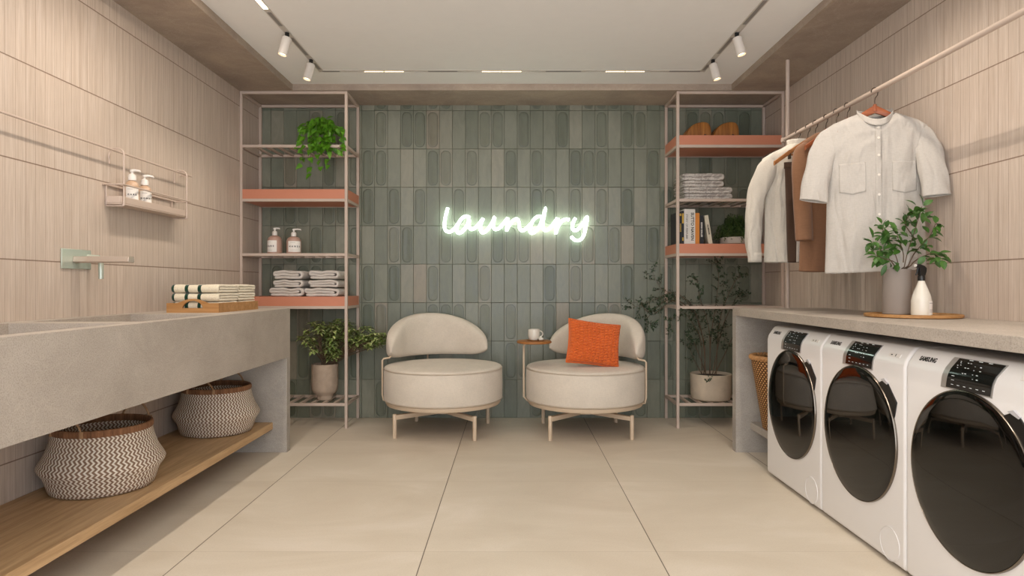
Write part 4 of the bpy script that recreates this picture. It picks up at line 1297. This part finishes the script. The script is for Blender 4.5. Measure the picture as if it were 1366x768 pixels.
sb.rotation_euler = (0, 0, radians(8))

# ------------------------------------------------------------------ clothes rail
cr = empty('clothes_rail', (1.706, 3.99, .885)); tag(cr, 'beige metal clothes rail with a post standing on the right counter', 'clothes rail')
MB().cyl((0, 0, 0), (0, 0, 1.534), .0115).build('post', M['frame'], cr)
MB().cyl((-.0235, .02, 1.04), (-.0235, -3.5, 1.04), .0115).build('rail', M['frame'], cr)
c_ = MB(); c_.box(-.037, .014, -.014, .014, 1.026, 1.054); c_.build('clamp', M['frame'], cr, bevel=.003)
RX, RZ = 1.6825, 1.925

def hanger(Y, rz, label, mat, half=.20, clips=False, neck=0):
    t = empty('coat_hanger', (RX, Y, RZ), rz); tag(t, label, 'hanger', 'wooden hangers on the clothes rail')
    hk = []
    for k in range(15):
        a = radians(200-k*17); hk.append(V(.0155*cos(a)*1.0, 0, .0+.0155*sin(a)))
    e = hk[-1]
    hk = hk + [V(.012, 0, -.018), V(.002, 0, -.032), V(0, 0, -.045), V(0, 0, -.075-neck)]
    MB().tube(hk, .0022, 8).build('hook', M['hook'], t)
    z0 = -.084-neck
    mb = MB(); N = 28
    def sec(u):
        x = -half+2*half*u; a = abs(x)/half
        z = z0-.118*(half/.19)*a**1.15
        hh = .016+.012*(1-a)**2+.003*a; th = .012+.006*a
        return x, z, hh, th
    def fn(u, v):
        x, z, hh, th = sec(v); an = 2*pi*u
        return (x, th*.5*(abs(cos(an))**.6)*(1 if cos(an) > 0 else -1)*1.2-.02*(abs(x)/half)**2, z+hh*.5*(abs(sin(an))**.6)*(1 if sin(an) > 0 else -1)*1.4)
    mb.grid(fn, 12, N, cu=True)
    for i in (0, N): mb.face([k*(N+1)+i for k in range(12)])
    mb.build('shoulder_bar', mat, t)
    MB().cyl((0, 0, z0-.01), (0, 0, z0+.022), .011, .008, 14).build('collar_ferrule', mat, t)
    if clips:
        b = MB(); b.cyl((-.13, -.004, z0-.075), (.13, -.004, z0-.075), .006, n=10)
        b.build('trouser_bar', mat, t)
        for x in (-.11, -.06, .06, .11):
            MB().box(x-.006, x+.006, -.014, .006, z0-.10, z0-.05).build('clip', M['hook'], t, bevel=.002)
    return t

def smooth(a, b, x):
    x = min(max((x-a)/(b-a), 0), 1); return x*x*(3-2*x)

def garment(name, Y, rz, label, mat, rows, sleeves, zoff=-.085, fold=.010, seed=1, cat='shirt', ring=88, kf=(17, 29), dip=0.0):
    """rows: list of (z, half width, half depth); z relative to the collar top. front is -Y"""
    r = random.Random(seed)
    t = empty(name, (RX, Y, RZ+zoff), rz); tag(t, label, cat, None)
    ph = [r.uniform(0, 6.28) for _ in range(8)]
    Z = [q[0] for q in rows]
    def interp(z):
        for i in range(len(rows)-1):
            a, b = rows[i], rows[i+1]
            if a[0] >= z >= b[0]:
                f = (a[0]-z)/(a[0]-b[0]) if a[0] != b[0] else 0
                return a[1]+(b[1]-a[1])*f, a[2]+(b[2]-a[2])*f
        return rows[-1][1], rows[-1][2]
    ztop, zbot = Z[0], Z[-1]
    def surf_y(x, z, front=True):
        w, d = interp(z); q = min(abs(x)/w, 1)
        y = d*(1-q**2.4)**.6
        dn = smooth(-.12, zbot, z)
        f = fold*(.25+.9*dn)*(sin(kf[0]*x+ph[0]+z*1.8+1.2*sin(z*4+ph[4]))+.55*sin(kf[1]*x+ph[1]-z*2.6)+.35*sin(47*x+ph[5]+3*sin(z*5)))*(1-q**6)
        f += .007*sin(34*(abs(x)*.75-z)+ph[7])*smooth(-.10, -.18, z)*(1-smooth(-.22, -.5, z))*smooth(.07, .2, abs(x))*(1-q**6)
        f += .0022*sin(60*(abs(x)*.8+z*1.1)+ph[3])*smooth(-.02, -.10, z)*(1-smooth(-.12, -.3, z))*(1-q**4)
        return -(y+f) if front else (y+.6*f)
    mb = MB(); NV = 90
    def fn(u, v):
        z = ztop+(zbot-ztop)*v
        w, d = interp(z); an = 2*pi*u
        c, s = cos(an), sin(an)
        x = w*(abs(c)**.85)*(1 if c > 0 else -1)
        y = surf_y(x, z, s < 0)
        if abs(s) < 1e-6: y = 0
        hem = .006*sin(9*x+ph[6])*smooth(-.5, zbot, z)
        if s < 0: z -= dip*max(0, 1-(x/.080)**2)*(1-smooth(0, -.15, z))
        return (x, y, z+hem)
    mb.grid(fn, ring, NV, cu=True)
    for si, (pts, rad, flat, amp) in enumerate(sleeves):
        P = catmull(pts, 10); n = len(P)
        def sf(u, v, P=P, n=n, rad=rad, flat=flat, amp=amp, si=si):
            i = min(int(v*(n-1)), n-2); f = v*(n-1)-i; p = P[i].lerp(P[i+1], f); d = (P[i+1]-P[i]).normalized()
            k = v*(len(rad)-1); j = min(int(k), len(rad)-2); rr = rad[j]+(rad[j+1]-rad[j])*(k-j)
            s1 = d.cross(V(0, 1, 0)).normalized(); s2 = s1.cross(d)
            an = 2*pi*u
            w = 1+amp*(sin(3*an+ph[si]+5*v)+.6*sin(5*an+ph[si+1]-9*v+2*sin(7*v)))*smooth(0, .3, v)
            wr = 1+amp*.8*sin(26*v+2*sin(an+ph[si+2]))*smooth(.1, .35, v)
            return p+s1*cos(an)*rr*w*wr+s2*sin(an)*rr*flat*w
        mb.grid(sf, 40, 60, cu=True)
    body = mb.build('cloth', mat, t, sharp=75, solid=.0022)
    return t, body, surf_y

# hangers
hangs = [(3.79, 0, 'light', .19, False), (3.665, 3, 'light', .205, True), (3.575, 0, 'red', .09, False), (3.455, 20, 'red', .15, False), (3.345, 0, 'red', .17, False), (3.235, 2, 'red', .17, False), (2.99, -14, 'red', .165, False)]
HL = ['wooden hanger farthest along the rail, inside the ivory long-sleeved shirt',
      'light wooden hanger with clips holding the dark brown trousers',
      'wooden hanger inside the half-hidden white shirt behind the camel coat',
      'reddish wooden hanger inside the camel coat',
      'empty reddish wooden hanger just in front of the camel coat',
      'empty reddish wooden hanger between the camel coat and the big white shirt',
      'reddish wooden hanger nearest the camera, inside the big white shirt']
for (Y, a, m, hf, cl_), lb_ in zip(hangs, HL):
    hanger(Y, radians(a), lb_, M['hanger' if m == 'red' else 'hanger2'], hf, cl_)

# big short sleeved shirt
rows = [(0, .074, .040), (-.016, .115, .046), (-.040, .175, .050), (-.066, .215, .048), (-.10, .228, .050), (-.20, .212, .056), (-.40, .204, .060), (-.60, .208, .064), (-.735, .212, .066)]
slv = [([V(-.120, 0, -.092), V(-.185, -.004, -.112), V(-.221, -.016, -.165), V(-.250, -.034, -.27), V(-.275, -.05, -.405)], [.055, .056, .055, .057, .060], .38, .045),
       ([V(.120, 0, -.092), V(.175, -.006, -.112), V(.204, -.028, -.165), V(.216, -.055, -.27), V(.226, -.075, -.40)], [.055, .056, .055, .055, .056], .38, .045)]
t, body, sy = garment('white_shirt', 2.99, radians(-14), 'large white collarless short-sleeved shirt hanging nearest the camera', M['shirt'], rows, slv, zoff=-.103, fold=.011, seed=3, kf=(14, 24), dip=.062)
# placket, collar, buttons, pockets
pk = MB(); pk.grid(lambda u, v: (-.013+.026*u, sy(-.013+.026*u, -.066-.59*v)-.0028, -.066-.59*v), 4, 60); pk.build('placket', M['shirt'], t, solid=.002)
cb = MB()
def colf(u, v):
    a = -pi/2+(-1+2*u)*(pi*.97); x = .070*cos(a); y = .046*sin(a)
    dp_ = -.062*max(0, 1-(x/.080)**2) if y < 0 else 0
    rr = 1.03-.05*v+(.10*(1-abs(x)/.07) if y < 0 else 0)
    return (x*1.06, y*rr*1.06-(.004 if y < 0 else -.002), -.008+dp_+.030*v)
cb.grid(colf, 60, 5); cb.build('collar', M['shirt'], t, solid=.0025)
for z in (-.052, -.078, -.125, -.205, -.295, -.385, -.475):
    MB().lathe([(.0001, -.0018), (.0055, -.0018), (.006, 0), (.0055, .001)], (0, sy(0, z)-.0048, z), 16, 'y', cap=False).build('button', M['button'], t)
for sx in (-1, 1):
    pc = MB(); x0, x1 = (.055, .160) if sx > 0 else (-.160, -.055)
    pc.grid(lambda u, v: (x0+(x1-x0)*u, sy(x0+(x1-x0)*u, -.235-.145*v)-.0035, -.235-(.145-.012*abs(2*u-1)*(1 if v > .5 else 0))*v), 20, 20)
    pc.build('pocket', M['shirt'], t, solid=.002)
# sleeve hem seams omitted; long sleeved shirt
rows = [(0, .062, .045), (-.02, .095, .052), (-.05, .16, .058), (-.085, .212, .058), (-.13, .214, .06), (-.30, .195, .065), (-.50, .195, .07), (-.685, .20, .075)]
slv = [([V(-.12, 0, -.11), V(-.185, -.005, -.16), V(-.25, -.02, -.30), V(-.268, -.03, -.42), V(-.275, -.03, -.56), V(-.268, -.035, -.68)], [.060, .066, .052, .048, .045, .036], .7, .05),
       ([V(.155, 0, -.10), V(.20, -.0, -.16), V(.225, -.01, -.30), V(.226, -.02, -.42), V(.226, -.02, -.56), V(.224, -.02, -.68)], [.052, .05, .038, .036, .034, .030], .8, .04)]
t, body, sy2 = garment('ivory_shirt', 3.79, radians(0), 'ivory long-sleeved shirt hanging farthest along the rail by the post', M['ivory'], rows, slv, zoff=-.075, fold=.007, seed=9)
cb = MB(); cb.grid(lambda u, v: (.064*cos(-pi/2+(-1+2*u)*3.0), .046*sin(-pi/2+(-1+2*u)*3.0)-.003*(1-v), -.012+.04*v), 50, 4); cb.build('collar', M['ivory'], t, solid=.0025)
cf = MB(); cf.grid(lambda u, v: (-.268+.0385*cos(2*pi*u), -.035+.028*sin(2*pi*u), -.69+.055*v), 28, 3, cu=True); cf.build('cuff', M['ivory'], t, solid=.002)
# half hidden white shirt
rows = [(0, .05, .02), (-.05, .09, .026), (-.085, .10, .028), (-.30, .10, .03), (-.67, .105, .03)]
t, _, _ = garment('plain_white_shirt', 3.575, radians(0), 'white shirt mostly hidden behind the camel coat, only its hem showing', M['shirt'], rows, [], zoff=-.105, fold=.006, seed=12)
# coat
rows = [(0, .065, .03), (-.02, .10, .035), (-.055, .155, .038), (-.085, .18, .038), (-.20, .165, .042), (-.40, .165, .044), (-.735, .18, .048)]
slv = [([V(-.11, 0, -.105), V(-.155, -.006, -.135), V(-.183, -.02, -.22), V(-.195, -.035, -.36), V(-.195, -.05, -.58)], [.055, .066, .060, .053, .050], .6, .015)]
t, _, sy3 = garment('camel_coat', 3.455, radians(20), 'camel brown coat hanging behind the big white shirt', M['coat'], rows, slv, zoff=-.088, fold=.004, seed=21, cat='coat')
COAT = t
# trousers
def trousers():
    t = empty('brown_trousers', (RX, 3.665, RZ-.205), radians(3)); tag(t, 'dark brown trousers clipped to a hanger between the ivory shirt and camel coat', 'trousers')
    mb = MB()
    for sx in (-1, 1):
        mb.grid(lambda u, v, sx=sx: ((sx*(.068-.012*v))+(.068-.006*v)*cos(2*pi*u), -.002+(.022+.008*v)*sin(2*pi*u)*(1+.25*sin(6*pi*u+8*v)), -.565*v), 36, 40, cu=True)
    mb.build('legs', M['trous'], t, sharp=70, solid=.002)
    wbn = MB(); wbn.grid(lambda u, v: (.139*cos(2*pi*u), -.002+.027*sin(2*pi*u), -.035*v+.002), 48, 3, cu=True); wbn.build('waistband', M['trous'], t, solid=.003)
trousers()

# ------------------------------------------------------------------ world, camera
w = bpy.data.worlds.new('world'); scene.world = w; w.use_nodes = True
bg = w.node_tree.nodes['Background']; bg.inputs[0].default_value = (.92, .97, 1.03, 1); bg.inputs[1].default_value = 3.7

cam = bpy.data.cameras.new('camera'); cam.sensor_width = 36; cam.lens = 36*F/1366; cam.clip_start = .02
cam.shift_y = -3/1366
co = bpy.data.objects.new('camera', cam); COL.objects.link(co); co.location = (0, 0, CH); co.rotation_euler = (radians(90), 0, 0)
scene.camera = co
scene.view_settings.view_transform = 'Standard'; scene.view_settings.look = 'None'
scene.view_settings.gamma = 1; scene.view_settings.use_curve_mapping = False
scene.view_settings.exposure = 0.05
